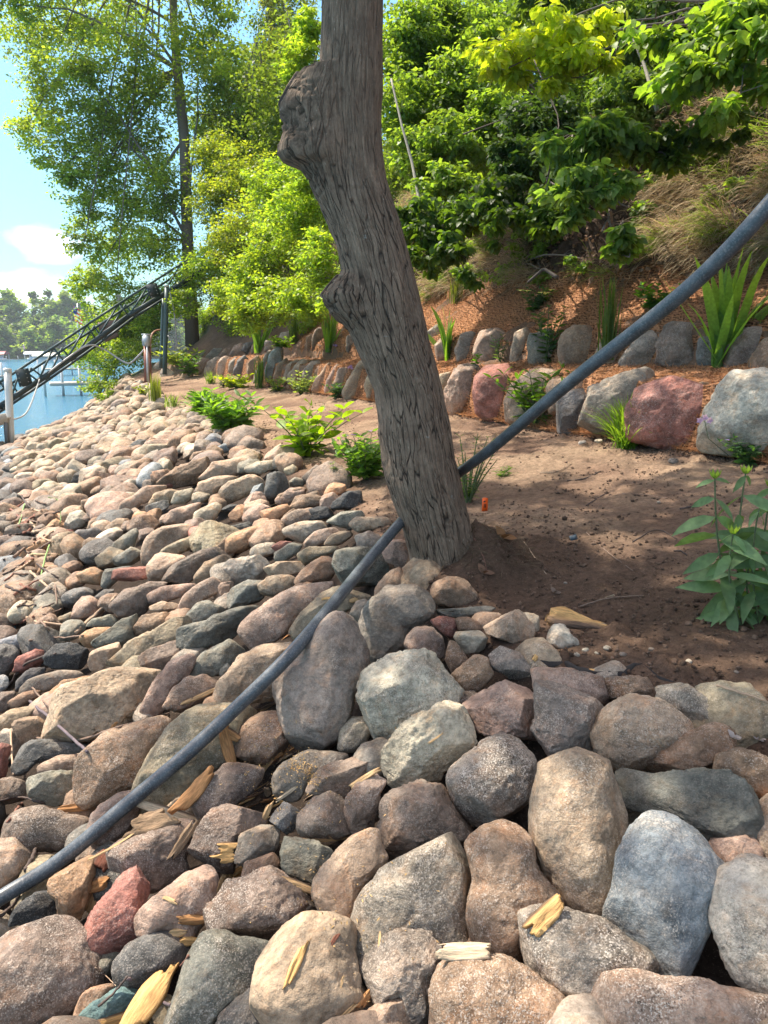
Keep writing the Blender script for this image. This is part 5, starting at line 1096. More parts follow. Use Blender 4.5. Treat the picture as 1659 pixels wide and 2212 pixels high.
def pl_bank(n_):
    cl_=BK[rn.randint(0,len(BK),max(20,n_//70))]; P=cl_[rn.randint(0,len(cl_),n_)]+rn.randn(n_,3)*[.07,.07,.03]+np.array([-AN[0]*.03,-AN[1]*.03,.02]); pat=fbm(P*[1.1,1.1,.7]+4,2); P=P[pat>-.12]; n2=len(P)
    D=np.tile([-AN[0]*1.0,-AN[1]*1.0,.15],(n2,1))+rn.randn(n2,3)*[.4,.4,.35]; return P,D
def bank_f(name,lab,n_,L,Wd,col,drp,mat):
    m=MB(); P,D=pl_bank(n_); q=len(P); blades(m,P,D,L*rn.uniform(.4,1.4,q),np.full(q,Wd),rn.uniform(*drp,q),rn,col,6,.4); o=m.build(name,mat); setorigin(o,P.mean(0)); tag(o,lab,'grass',kind='stuff')
bank_f('dry_grass','straw-coloured dead grass and roots hanging down the steep bank',80000,.44,.0050,(.47,.36,.24),(1.0,4.0),M_DRY)
bank_f('bank_grass','thin green grass growing among the dead grass on the bank',24000,.32,.006,(.13,.21,.045),(.4,1.5),M_LEAF)
def pl_up(n_):
    s_=rn.uniform(1,24,n_); K_,_=knots(s_); w_=K_[:,8]+rn.uniform(-.6,4,n_); P=np.stack([s_*AX[0]+w_*AN[0],s_*AX[1]+w_*AN[1],Hs(s_,w_)],-1); D=unit(n_,rn)*[.6,.6,.2]+[0,0,1]; return P,D
fibres('undergrowth','green grassy undergrowth covering the slope above the bank','undergrowth',30000,pl_up,.4,.012,(.06,.11,.025),M_LEAF,1,(.3,1.2),.3,5)
# dead leaves on the bank
n_=12000; P=BK[rn.randint(0,len(BK),n_)]+rn.randn(n_,3)*.03+np.array([-AN[0]*.02,-AN[1]*.02,.02])
V_,F_,C_=leafmesh(P,unit(n_,rn)*[1,1,.7],unit(n_,rn)+[-.6,0,.8],np.full(n_,.07)*rn.uniform(.6,1.3,n_),np.full(n_,.045),np.array([.24,.15,.10])[None]*rn.uniform(.4,1.8,(n_,1)),'near')
tag(mesh('leaf_litter',V_,F_,M_DRY,None,C_),'brown dead leaves caught on the steep bank','leaves',kind='stuff')
# soil crumbs
D_,F0=ico(1); n_=15000; s_=np.concatenate([rn.uniform(.6,4.5,n_*2//3),rn.uniform(4,12,n_-n_*2//3)]); K_,_=knots(s_); f=rn.beta(.7,1.3,n_)
w_=K_[:,2]-.05+f*(K_[:,3]-K_[:,2]); w_=np.where(rn.rand(n_)<.3,K_[:,3]-np.abs(rn.randn(n_))*.15,w_); P=np.stack([s_*AX[0]+w_*AN[0],s_*AX[1]+w_*AN[1],0*s_],-1); P[:,2]=Hs(s_,w_)
nn=fbm(P*[5,5,0]+9,3); k=(nn>-.05)|(s_<2.6); P=P[k]; n_=len(P)
r_=np.abs(rn.randn(n_))*.0042+.002; V=(P[:,None]+D_[None]*(r_[:,None,None]*rn.uniform(.6,1.4,(n_,1,3)))+rn.randn(n_,len(D_),3)*r_[:,None,None]*.22)
zb=[]
for p in P: 
    h=BG.ray_cast(Vector((p[0],p[1],3)),Vector((0,0,-1))); zb.append(h[0].z if h[0] is not None else p[2])
V[:,:,2]+=(np.array(zb)-P[:,2])[:,None]+r_[:,None]*.3
c=np.array([.155,.10,.07])[None]*rn.uniform(.6,1.6,(n_,1)); c=np.repeat(np.concatenate([c,np.ones((n_,1))],1),len(D_),0)
tag(mesh('soil_crumbs',V.reshape(-1,3),[(np.arange(n_)[:,None,None]*len(D_)+F0[None]).reshape(-1,3)],M_SOIL,None,c),'loose dark crumbs of soil strewn over the terrace','soil',kind='stuff')
# ---------------------------------------------------------------- the pipe
lay=[(865,1126),(774,1237),(682,1354),(591,1456),(518,1518),(401,1639),(255,1748),(167,1836),(80,1893),(0,1940),(-90,1992),(-200,2060)]
D2=[(1760,330,2.1),(1659,445,2.15),(1560,560,2.28),(1440,665,2.45),(1300,770,2.68),(1200,850,2.92),(1100,938,3.25),(1035,992,3.55),(985,1024,3.85),(930,1070,3.92),(890,1104,3.8)]
pp=[np.array(tuple(at(*p))) for p in D2]
tt=[]
for (a,b) in lay:
    best=min(hit(a+dx,b+dy)[2] for dx in(-16,0,16) for dy in (-16,0,16)); tt.append(best-.03)
tt=np.array(tt); tt[0]=3.62; t2=tt.copy()
for k in range(1,len(tt)-1): t2[k]=min(tt[k],(tt[k-1]+tt[k]+tt[k+1])/3)
pp+=[np.array(tuple(at(a,b,t_))) for (a,b),t_ in zip(lay,t2)]
pp=np.array(pp)
def cr(P,n_=14):
    o=[]; Q=np.vstack([2*P[0]-P[1],P,2*P[-1]-P[-2]])
    for i in range(1,len(Q)-2):
        for t in np.linspace(0,1,n_,endpoint=False):
            a,b,c,d=Q[i-1],Q[i],Q[i+1],Q[i+2]; o.append(.5*((2*b)+(-a+c)*t+(2*a-5*b+4*c-d)*t*t+(-a+3*b-3*c+d)*t**3))
    o.append(P[-1]); return np.array(o)
pc_=cr(pp); 
for _ in range(160): pc_[1:-1]=(pc_[:-2]+2*pc_[1:-1]+pc_[2:])/4
m=MB(); m.tube(pc_,.0255,24); o=m.build('water_pipe',M_PIPE); setorigin(o,pc_[0]); tag(o,'dark grey plastic pipe running behind the trunk and down over the stones','pipe')
# ---------------------------------------------------------------- wood chips, sticks, bits on the soil
WC=dict(y=(.62,.40,.20),Y=(.70,.41,.16),o=(.44,.22,.09),d=(.25,.165,.10),c=(.60,.46,.31),r=(.20,.075,.045))
def chunk(nm,lab,z_,cx,cy,L,W_,ang,cn,cat='wood chip',group='wood chips scattered over the stones',thick=None,taper=.45,lift=.5,k_=None):
    px,py=zc(z_,cx,cy); k=abs(zc(z_,1,0)[0]-zc(z_,0,0)[0]); L*=k*1.15; W_*=k*1.2; h,n0,t=hit(px,py); t=t*.995; L*=t/F; W_*=t/F; T=thick or max(.008,W_*.45)
    rn=np.random.RandomState(int(cx+cy*3)&0xffff); m=MB(); c0=np.array(WC[cn]); nx,ny=15,9 if W_*F/t>8 else 5; T=min(T,W_*.35) if not thick else T
    def jag():
        e=np.cumsum(rn.randn(ny)*.05); e-=e.mean(); e+=rn.uniform(-.35,.35)*np.linspace(-1,1,ny)*min(1,W_/L*1.5); e+=(rn.rand(ny)<.3)*rn.uniform(-.16,.05,ny); return e
    ea,eb=jag(),jag(); yy=np.linspace(-.5,.5,ny); uu=np.linspace(-.5,.5,nx); wl,wr=rn.uniform(.6,1),rn.uniform(.5,1); bow=rn.uniform(-.14,.14); cv=rn.uniform(-.25,.25); o4=rn.rand(3)*50
    G=[]
    for sd_ in (1,-1):
        X=(uu[:,None]+.5)*((.5+eb)-(-.5-ea))[None]+(-.5-ea)[None]; wp=np.interp(X,[-.5,-.15,.15,.5],[wl,1,1,wr]); Y=yy[None]*wp+cv*X**2*L/W_*.25+.03*vn(np.stack([X.ravel()*5,X.ravel()*0+sd_,X.ravel()*0],-1)+o4).reshape(X.shape)
        fb=vn(np.stack([X.ravel()*1.6,np.tile(yy,nx)*7,np.full(X.size,sd_*3.)],-1)+o4).reshape(X.shape)+.6*vn(np.stack([X.ravel()*4,np.tile(yy,nx)*15,np.full(X.size,sd_*5.)],-1)+o4).reshape(X.shape)
        et=1-.75*np.abs(2*yy[None])**3*np.ones_like(X); Z=sd_*.5*et*T+fb*T*.42; G.append(np.stack([X*L,Y*W_,Z+bow*L*((2*X)**2)*.4],-1).reshape(-1,3))
    V=np.concatenate(G); N_=nx*ny; q=[]
    for a_ in range(nx-1):
        for b_ in range(ny-1): s0=a_*ny+b_; q+=[[s0,s0+ny,s0+ny+1,s0+1],[N_+s0,N_+s0+1,N_+s0+ny+1,N_+s0+ny]]
    for a_ in range(nx-1): s0=a_*ny; q.append([s0,N_+s0,N_+s0+ny,s0+ny]); s0=a_*ny+ny-1; q.append([s0,s0+ny,N_+s0+ny,N_+s0])
    for b_ in range(ny-1): q.append([b_,b_+1,N_+b_+1,N_+b_]); s0=(nx-1)*ny+b_; q.append([s0,N_+s0,N_+s0+1,s0+1])
    st=1+.22*vn(np.stack([V[:,0]/L*2,V[:,1]/W_*9,V[:,2]*0],-1)+o4+7); cc=c0[None]*st[:,None]
    if rn.rand()<.35: bk_=np.clip((V[:,1]/W_-.28)*8,0,1)[:,None]; cc=cc*(1-bk_)+np.array([.13,.085,.06])*bk_
    m.add(V,[np.array(q)],np.concatenate([np.clip(cc,0,.9),np.ones((len(V),1))],1))
    fw=pxdir(px,py).normalized(); rt=Vector((1,0,0)); rt=(rt-fw*rt.dot(fw)).normalized(); up=rt.cross(fw); a=rad(ang); X=(rt*math.cos(a)+up*math.sin(a))
    nn=(n0.normalized()*.75-fw*.6).normalized(); X=(X-nn*X.dot(nn)*.85).normalized(); Z=(nn-X*nn.dot(X)).normalized(); Y=Z.cross(X)
    o=m.build(nm,M_WOOD,None,False)
    o.matrix_world=Matrix.Translation(h+Z*(T*lift))@Matrix((X,Y,Z)).transposed().to_4x4(); tag(o,lab,cat,group); return o
CH_=[
('wood_chip','long pale curved wood strip beside the pipe','E',890,115,330,45,-18,'c'),('wood_chip','chunky bark-edged wood piece under the pale curved strip','E',790,170,170,100,8,'d'),
('wood_chip','orange-brown bark sliver wedged beside the large tan boulder','D',1160,1140,250,80,50,'o'),('wood_splinter','thin long yellow splinter left of the wide brown-grey boulder','E',595,280,240,12,36,'y'),
('wood_chip','dark orange splintered strip lying just under the pipe','E',315,385,320,46,28,'o'),('wood_chip','flat orange splinter above the kidney-shaped boulder','E',400,82,160,32,4,'o'),
('wood_chip','square red-brown bark chip behind the brick-red rock','E',540,355,80,80,70,'r'),('wood_chip','bright orange rotten wood lump left of the brick-red rock','E',515,480,80,60,20,'o'),
('wood_chip','pale upright chip left of the brick-red rock','E',480,560,100,45,75,'y'),('wood_chip','small pale block right of the brick-red rock','E',778,545,70,48,40,'c'),
('wood_chip','frayed fibrous shred on the wide brown-grey boulder','E',950,245,190,45,58,'d'),('wood_chip','upper of two yellow blocks on the purple-grey rock','E',1180,288,80,46,2,'Y'),
('wood_chip','lower of two yellow blocks on the purple-grey rock','E',1175,340,96,44,8,'Y'),('wood_chip','ridged yellow-and-grey chip below the two blocks','E',1145,485,130,95,-62,'y'),
('wood_chip','flat mustard-yellow chip beside the ridged one','E',1212,430,120,85,65,'Y'),('wood_splinter','tiny yellow splinter on the pinkish-brown boulder','E',880,560,70,18,-25,'y'),
('wood_chip','orange-brown chip at the foot of the pinkish-brown boulder','E',1000,660,130,42,-2,'o'),('wood_chip','shaggy yellow chip above the dark blue-black rock','E',920,730,85,36,10,'y'),
('wood_chip','small yellow flake right of the dark blue-black rock','E',970,772,70,40,-5,'Y'),('wood_chip','yellow splintered chip on the slanting dark boulder','E',1540,485,190,38,-14,'y'),
('wood_splinter','big jagged yellow splinter standing at the bottom edge','E',775,1090,270,120,70,'Y'),('wood_splinter','low ragged yellow piece at the foot of the big splinter','E',590,1185,210,50,15,'Y'),
('wood_splinter','upright orange-yellow splinter on the smooth tan boulder','G',330,1450,215,46,68,'Y'),('wood_splinter','thin yellow splinter above the green-grey faceted stone','G',490,708,260,22,-8,'y'),
('wood_chip','pale squared wood block between boulders near the bottom','G',1330,1385,260,95,3,'c'),('wood_splinter','curved yellow splinter beside the flat purple-brown stone','G',742,342,170,28,28,'y'),
('wood_splinter','orange shred at the smooth tan boulder\'s lower right','G',740,1650,95,40,45,'o'),('wood_splinter','yellow splinter below the orange shred','G',600,1765,190,26,36,'y'),
('wood_splinter','tiny upright splinter at the tan boulder\'s right side','G',600,1570,80,12,75,'y'),('wood_splinter','short dark red bark bit on the smooth tan boulder','G',560,1300,62,20,52,'r'),
('wood_splinter','thin splinter on the pale tan slab','G',1160,110,95,10,34,'y'),('wood_splinter','thin upright shred on the big grey rounded boulder','G',828,1300,75,14,88,'y'),
('wood_chip','triangular bright orange-yellow wood chunk with bark on the speckled boulder','I',385,1130,220,95,40,'Y'),
('wood_slab','large yellow split wood slab with charred top lying on the soil','C',620,840,315,95,-3,'Y','wood chunk',None,.06,.45,1.1),('wood_splinter','short pale splinter standing on the soil behind the wood slab','C',805,735,50,14,50,'c'),
('wood_chip','small yellow chip on the soil between the grey rocks','C',405,1066,30,26,60,'Y'),('wood_chip','small yellow chip at the torn fabric edge','C',705,1142,50,26,-5,'Y'),
('wood_splinter','long pale wood splinter stuck in the coir on top of the lower wall','W',1390,208,110,26,-42,'c'),
('wood_chip','short yellow chip across the olive slab by the pipe','B',520,703,60,15,2,'Y'),('wood_chip','small yellow chip on the reddish stone above the pear-shaped boulder','B',670,710,40,26,20,'y'),
('wood_chip','orange chip between the long pink-brown boulder and the pipe','B',275,930,66,28,45,'o'),('wood_chip','yellow shredded chip left of the pear-shaped boulder','B',165,1340,125,40,8,'y'),
('wood_splinter','forked yellow-orange splinter on the pink stone above the pipe','D',1200,562,210,26,24,'y'),('wood_chip','gnarled orange-brown root chip under the pipe','D',1345,870,225,58,-72,'o'),
('wood_splinter','tiny orange splinter on the boulder with a flat purple top','D',675,742,50,14,50,'o'),('wood_chip','dark orange chip wedged left of the square brown block','D',1375,800,90,46,-30,'o'),
]
for q in CH_:
    o=chunk(*q)
    if q[0]=='wood_slab': o.location+=Vector((.02,-.06,.05))
rn=np.random.RandomState(99)
hp=[(150,270,110,30,65),(190,330,150,26,80),(240,240,120,24,60),(120,430,150,22,5),(60,470,150,20,-4),(110,400,120,18,28),(170,440,120,34,-60),(200,470,110,36,-40),(150,560,120,32,68),(220,500,90,22,15),(300,420,170,20,38),(90,500,110,18,-14),(170,380,90,26,85),(250,480,80,20,-25),(70,440,110,16,12),(210,220,80,20,35),(290,150,80,18,100),(310,170,70,14,60),(410,450,90,44,60),(260,190,60,14,80)]
for k,(a,b,l,w_,an) in enumerate(hp):
    HC=globals().setdefault('_HC',{}); HC[k]=1
    wh=['high in','midway in','low in'][0 if b<300 else 1 if b<440 else 2]; cn=['y','Y','c','o'][k%4]
    chunk('wood_splinter',f"{dict(y='yellow',Y='deep yellow',c='pale',o='orange')[cn]} splinter {['lying flat','leaning steeply','slanting'][0 if abs(an)<20 else 1 if abs(an)>58 else 2]}{' left' if a<135 else ''} {wh} the splinter heap"+({0:', uppermost one',13:', reddish end',17:', upper right'}.get(k,'') if k in (0,13,17) else '' if k not in (7,11,15,19,5,9,18) else {7:', nearest the knobbly stone',11:', on its left side',15:', short one',19:', tiny one',5:', longest one',9:', at its right edge',18:', beside the knobbly stone'}[k]),'G',a,b,l,w_,an,cn,group='heap of splinters by the knobbly stone')
# sawdust flecks
n_=700; P=[];
for k in range(n_):
    cx,cy,sp=[(170,400,150),(330,250,70),(420,330,60),(120,180,200),(600,900,500)][k%5]; px,py=zc('G',cx+rn.randn()*sp*.5,cy+rn.randn()*sp*.7); h,n0,t=hit(px,py); P.append(tuple(h+n0*.003))
P=np.array(P); V_,F_,C_=leafmesh(P,unit(n_,rn),unit(n_,rn)*.5+[0,-.3,1],rn.uniform(.004,.016,n_),rn.uniform(.002,.005,n_),np.array([.55,.36,.16])[None]*rn.uniform(.6,1.3,(n_,1)),'far')
tag(mesh('sawdust',V_,F_,M_DRY,None,C_),'yellow sawdust and fine shavings sprinkled over the stones','sawdust',kind='stuff')
def stick(nm,lab,z_,pts,wd,col,cat='stick',group='sticks and reeds washed onto the stones',lift=1.0):
    Q=[zc(z_,*p) for p in pts]; H=[hit(*q) for q in Q]; tm=[h[2] for h in H]; t0=min(tm[0],tm[-1]); n_=len(Q); P=[]
    for i,(q,h) in enumerate(zip(Q,H)): P.append(np.array(tuple(at(q[0],q[1],h[2]-.012))))
    P=np.array(P); a=P[0];b=P[-1]
    k=abs(zc(z_,1,0)[0]-zc(z_,0,0)[0]); r_=wd*k*np.mean(tm)/F/2; P=cr(P,6) if len(P)>2 else np.linspace(P[0],P[-1],8); P+=np.random.RandomState(int(pts[0][0])&999).randn(*P.shape)*r_*.25
    m=MB(); m.tube(P,np.linspace(r_,r_*.75,len(P)),8,(*col,1)); o=m.build(nm,M_TWIG); setorigin(o,P[0]); tag(o,lab,cat,group)
BR_=(.20,.135,.10); DK=(.085,.06,.05); LT=(.40,.28,.19); RED=(.22,.10,.07)
for q in [('stick','thick dark straight stick slanting down across the dark green stone','D',[(180,600),(350,750),(520,900)],20,(.13,.10,.11)),
('stick','long thin twig below the flat purple-topped boulder','D',[(210,820),(460,830),(700,755),(1000,670)],16,BR_),('stick','light brown straight stick leaning up to the right above the tan box stone','D',[(395,250),(540,100),(680,-10)],18,LT),
('stick','short horizontal reed beside the leaning light stick','D',[(255,130),(480,165)],14,LT),('stick','dark flat twig under the light brown stick','D',[(170,240),(330,225),(490,210)],14,BR_),
('stick','bent dark twig at the left by the red-brown angular stone','D',[(40,525),(150,380),(330,320)],16,DK),('stick','upright thin reed at the left edge','D',[(60,770),(80,1040)],14,LT),
('stick','brown twig crossing the grey oval stone','D',[(190,520),(260,600),(310,650)],12,BR_),('stick','steep brown reed near the waterline stones','A',[(390,1210),(500,1110),(600,1020)],20,LT),
('stick','thin reddish twig by the pale wet stone','A',[(70,1010),(140,965),(200,930)],12,RED),('stick','yellowish horizontal reed above the tan rounded stones','A',[(160,800),(240,802),(310,806)],12,(.45,.36,.2)),
('stick','dark reed slanting beside the orange stone','A',[(190,850),(250,890),(300,920)],10,DK),('stick','upright thin dark twig by the twigs pile','A',[(285,960),(292,1030),(298,1110)],9,BR_),
('stick','long curved dark root right of the dark blue-black rock','E',[(815,1020),(900,940),(980,850)],16,RED),('stick','dark twig slanting over the teal stone','E',[(510,1115),(590,1040),(665,955)],14,DK),
('stick','smooth brown stick passing behind the big splinter','E',[(668,970),(780,1040),(880,1110)],20,(.16,.12,.12)),('stick','dark stick beneath the pipe at the far left','E',[(0,645),(60,590),(115,515)],18,DK),
('stick','short dark stick behind the pipe near the left edge','E',[(125,410),(160,350),(185,295)],24,DK),('stick','curved reddish root at the left edge above the pink-brown boulder','E',[(0,215),(50,140),(110,60)],18,RED),
('stick','thin dark root lying over the kidney-shaped boulder\'s top','E',[(0,45),(100,25),(200,50),(320,72)],12,DK),('stick','fine straw on the huge corner boulder','E',[(495,910),(550,955),(600,1005)],5,LT),
('stick','pale root on the dark soil near the right edge','C',[(1385,1215),(1520,1255),(1659,1305)],13,LT),('stick','thin straw on the root mound','C',[(345,440),(400,520),(465,615)],7,LT),
('stick','thin red-brown root running down the mound beside the trunk','C',[(75,420),(125,520),(145,600)],5,RED),('stick','dark curved twig on the sandy soil','C',[(575,112),(670,100),(760,60)],8,DK),
('stick','short dark stick on the right of the sandy patch','C',[(1185,262),(1285,248)],12,DK),('stick','dark forked twig in the middle of the sandy patch','C',[(680,245),(760,195),(830,165)],7,DK),
('stick','thin long root across the soil in the centre','C',[(680,390),(800,500),(930,595)],6,BR_),('stick','short angled root near the tall plant','C',[(1150,490),(1190,490),(1225,515)],8,DK),
('stick','faint curved root on the middle of the terrace','C',[(930,440),(1060,375),(1170,425)],6,DK),('stick','straight root on the near sandy soil','C',[(870,180),(1000,188),(1120,208)],6,BR_),
('stick','thin root on the soil ridge behind the wood slab','C',[(640,790),(800,745),(990,730)],9,BR_),('stick','light root wriggling under the sand near the pipe','C',[(430,70),(520,60),(600,20)],6,LT),
('stick','thin curling green stem arching over the mid riprap','A',[(250,505),(300,520),(315,600),(310,640)],6,(.12,.2,.06)),('stick','pale green reed blade on the stones near the waterline','A',[(255,750),(225,850),(205,960)],9,(.22,.34,.12)),
('stick','second thin green reed blade higher up the waterline','A',[(125,540),(110,600),(92,660)],9,(.2,.3,.12))]: stick(*q)
RC={}
names_=['straight','crooked','slender','stubby','bleached','wet-looking']
for k in range(38):      # the tangle of reeds along the left edge
    cx,cy=rn.uniform(0,230),rn.uniform(480,1180); a=rn.uniform(-.9,.9); l=rn.uniform(50,140); c_=[BR_,DK,LT,RED][k%4]; cw=['brown','dark','pale','reddish'][k%4]
    lv='upper' if cy<700 else 'middle' if cy<930 else 'lower'; ky=(cw,abs(a)>.45,lv); RC[ky]=RC.get(ky,0)+1; nth=['','second ','third ','fourth ','fifth ','sixth ','seventh ','eighth '][RC[ky]-1]
    stick('reed_stalk',f"{nth}{cw} {'steep' if abs(a)>.45 else 'level'} reed stalk in the {lv} part of the waterline tangle",'A',[(cx,cy),(cx+l*math.cos(a)*.5,cy-l*math.sin(a)*.5+4),(cx+l*math.cos(a),cy-l*math.sin(a))],rn.uniform(8,17),c_,'reed','reed stalks tangled at the waterline')
# orange tag, black tag, pebbles
h,n0,t=hit(1047,1104); k=t/F; r_=empty('plant_tag',h,'bright orange plastic plant tag with dark print stuck in the soil right of the trunk','tag')
m=MB(); w_,hh=6.5*k,14.5*k; V=[]; 
for (a,b) in ((-w_,-.5*k),(w_,-.5*k),(w_*.95,hh*1.9),(w_*.4,hh*2),(-w_*.4,hh*2),(-w_*.95,hh*1.9)): V.append((a,0,b))
V=np.array(V); V2=V.copy(); V2[:,1]+=.0015; m.add(np.concatenate([V,V2]),[np.array([[i,(i+1)%6,6+(i+1)%6,6+i] for i in range(6)]+[[0,5,2,1],[5,4,3,2],[6,7,8,11],[11,8,9,10]])],(.95,.13,.015,1))
o=m.build('tag_strip',M_PLAS,r_,False); m=MB()
for q in range(5): m.bar((-w_*.45,-.0025,hh*(.55+q*.12)),(w_*.45,-.0025,hh*(.57+q*.12)),.0012,k*.9,(.05,.02,.01,1))
m.bar((-w_*.5,-.0025,hh*1.38),(w_*.1,-.0025,hh*1.5),.0012,k*3,(.05,.02,.01,1)); m.build('print',M_PLAS,r_,False)
r_.rotation_euler=(rad(-8),rad(3),rad(8))
h,n0,t=hit(1240,1166); k=t/F; m=MB(); m.bar((-8*k,0,.005),(8*k,0,.012),.012,14*k,(.05,.07,.09,1)); m.bar((-3*k,-.007,.01),(5*k,-.007,.014),.003,8*k,(.09,.12,.14,1)); o=m.build('plastic_scrap',M_PLAS,None,False); o.location=h; o.rotation_euler=(rad(-25),0,rad(20)); tag(o,'small dark blue-grey plastic scrap lying on the soil','scrap')
pb_=[(675,1028,22,'wh','left'),(630,1052,20,'wh','lowest left'),(738,1043,15,'cr','middle'),(792,1018,22,'wh','top middle'),(878,1050,20,'gy','large grey right'),(770,893,22,'gy','grey one touching the wood slab'),(1030,1022,18,'gy','dark far right'),(1235,1090,20,'wh','lone pale'),(1070,230,14,'wh','bright white on the sandy patch'),(1490,1145,16,'gy','dull one in the dark soil'),(1150,12,28,'gy','long flat grey one at the back of the terrace'),(568,665,12,'gy','tiny one left of the splinter')]
for (cx,cy,sz,cn,wd_) in pb_:
    px,py=zc('C',cx,cy); h,n0,t=hit(px,py); L=sz*.4*t/F; rn2=np.random.RandomState(cx); V,Fc=rip_stone(rn2,L,False,3); o=mesh('pebble',V,[Fc],M_ROCK,None,colj(np.array(PAL[cn][0])*.75,rn2,.1,.2)); o.location=h+Vector((0,0,L*.2)); o.rotation_euler=(0,0,rn2.rand()*6)
    tag(o,f"small {PAL[cn][1]} pebble on the soil, {wd_}",'pebble','pebbles on the terrace soil')
b,t=gp(855,835); 
for (px,py,lb_) in ((1258,1007-50,'flat pale pebble on the soil below the grass tuft'),(1293,965-12,'small grey pebble at the foot of the red-pink boulder')):
    h,n0,t=hit(px,py); rn2=np.random.RandomState(px); V,Fc=rip_stone(rn2,9*t/F,False,3); o=mesh('pebble',V,[Fc],M_ROCK,None,colj(PAL['wh'][0],rn2,.1,.2)); o.location=h; tag(o,lb_,'pebble','pebbles on the terrace soil')
# curled dead leaves
for k,(z_,cx,cy,sz,lb_,c_) in enumerate([('I',1460,120,70,'pale curled dead leaf on the dark soil, left one of two at the right edge',(.42,.36,.33)),('I',1600,130,80,'pale dead leaf at the right edge, right one of two',(.45,.38,.35)),('C',235,430,100,'rusty curled dead leaf standing on the root mound',(.25,.12,.05)),('C',130,620,80,'shrivelled brown leaf at the foot of the root mound',(.20,.11,.07)),('C',510,725,50,'crumpled grey-brown leaf on the soil left of the splinter',(.18,.13,.10))]):
    px,py=zc(z_,cx,cy); h,n0,t=hit(px,py); s_=sz*abs(zc(z_,1,0)[0]-zc(z_,0,0)[0])*t/F; rn2=np.random.RandomState(k+5)
    V_,F_,C_=leafmesh(np.zeros((3,3)),np.array([[1,.2,.1],[-.4,.3,.8],[.2,-.6,.5]]),np.array([[0,-.5,1],[.3,-1,.4],[.2,-.5,1]],float),np.full(3,s_*.8),np.full(3,s_*.5),np.tile(c_,(3,1)),'near'); o=mesh('dead_leaf',V_,F_,M_DRY,None,C_); o.location=h+Vector((0,0,.008)); tag(o,lb_,'leaf')
def pl_mound(n_):
    a=rn.rand(n_)*6.28; r_=rn.rand(n_)**.5*.24; x_=.50+np.cos(a)*r_; y_=3.62+np.sin(a)*r_*1.1; P=np.stack([x_,y_,Hxy(x_,y_)+.01],-1); return P,unit(n_,rn)*[1,1,.4]+[.2,-.2,.35]
fibres('root_hairs','fine dark roots matted in the soil mound at the trunk','roots',420,pl_mound,.09,.003,(.10,.065,.045),M_DRY,1,(.6,2.2),.5)
# torn landscape fabric under the soil lip
Q=[zc('C',*p) for p in [(400,1090),(480,1110),(560,1100),(640,1150),(720,1165),(800,1150),(880,1160),(940,1120),(985,1112),(1030,1150),(1070,1190),(1160,1210)]]; V=[]
for i,(px,py) in enumerate(Q):
    h,n0,t=hit(px,py-6); h=np.array(tuple(h)); V+= [h+[.01,.06,-.01],h+[0,-.003,.004+.004*math.sin(i*2.1)],h+[0,-.015,-.02-.008*math.sin(i*1.7)],h+[.0,.01,-.05]]
n_=len(Q); i_=np.arange(n_-1)[:,None]*4+np.arange(3)[None]; i_=i_.ravel()
o=mesh('landscape_fabric',np.array(V),[np.stack([i_,i_+1,i_+5,i_+4],-1)],m_attr('felt',.95,0,120,.3,.6,.003),None,(.035,.03,.028,1)); tag(o,'torn edge of black landscape fabric showing under the soil lip','fabric')
# ---------------------------------------------------------------- tram track, posts, dock
GRN=(.045,.075,.072,1); DGR=(.035,.05,.052,1)
def T_(x_,y_,t): return np.array(tuple(at(*zc('T',x_,y_),t)))
tram=empty('hillside_tram_track',tuple(T_(1415,690,20.6)),'dark green steel lattice tram track sloping from the hill down into the lake','tram track'); tO=np.array(tram.location)
def dep(x_): return 17.6+ (x_)/1620*3.8      # depth along the track
b0,b1=(-700,1560),(2300,-450)
def bot(x_): return T_(x_,np.interp(x_,[-700,0,350,760,1110,1420,1620,2300],[1545,1090,860,570,310,120,-5,-430]),dep(x_))
def top_(x_,o=0): return T_(x_,np.interp(x_,[-700,0,200,460,750,1030,1300,2300],[1330,880,750,585,388,200,30,-610])+o,dep(x_))
sidew=np.array([-.02,.55,0])
xs=[-700,-300,0,350,760,1110,1420,1800,2300]
for nm,lab,off,wd in (('rail','near bottom beam',0,.08),('rail','thin far bottom beam',1,.01)):
    m=MB()
    for a,b in zip(xs[:-1],xs[1:]): m.bar(bot(a)-tO+sidew*off,bot(b)-tO+sidew*off,.07,wd+.04,DGR)
    o=m.build(nm,M_PAINT,tram,False); o['label']=lab
for lab,off,dy in (('near top rail',0,0),('far top rail',1,26)):
    m=MB()
    for a,b in zip(xs[:-1],xs[1:]): m.bar(top_(a,dy)-tO+sidew*off,top_(b,dy)-tO+sidew*off,.045,.05,GRN)
    o=m.build('rail',M_PAINT,tram,False); o['label']=lab
br=[(-450,-600,-300),(-300,-450,-60),(0,-60,90),(180,90,330),(460,330,560),(750,560,830),(1030,830,1110),(1290,1110,1400),(1560,1400,1700),(1850,1700,2050)]
for (tx,l_,r_) in br:
    for off in (0,1):
        m=MB(); m.bar(top_(tx)-tO+sidew*off,bot(l_)-tO+sidew*off,.035,.035,GRN); m.bar(top_(tx)-tO+sidew*off,bot(r_)-tO+sidew*off,.035,.035,GRN); m.build('lattice_brace',M_PAINT,tram,False)
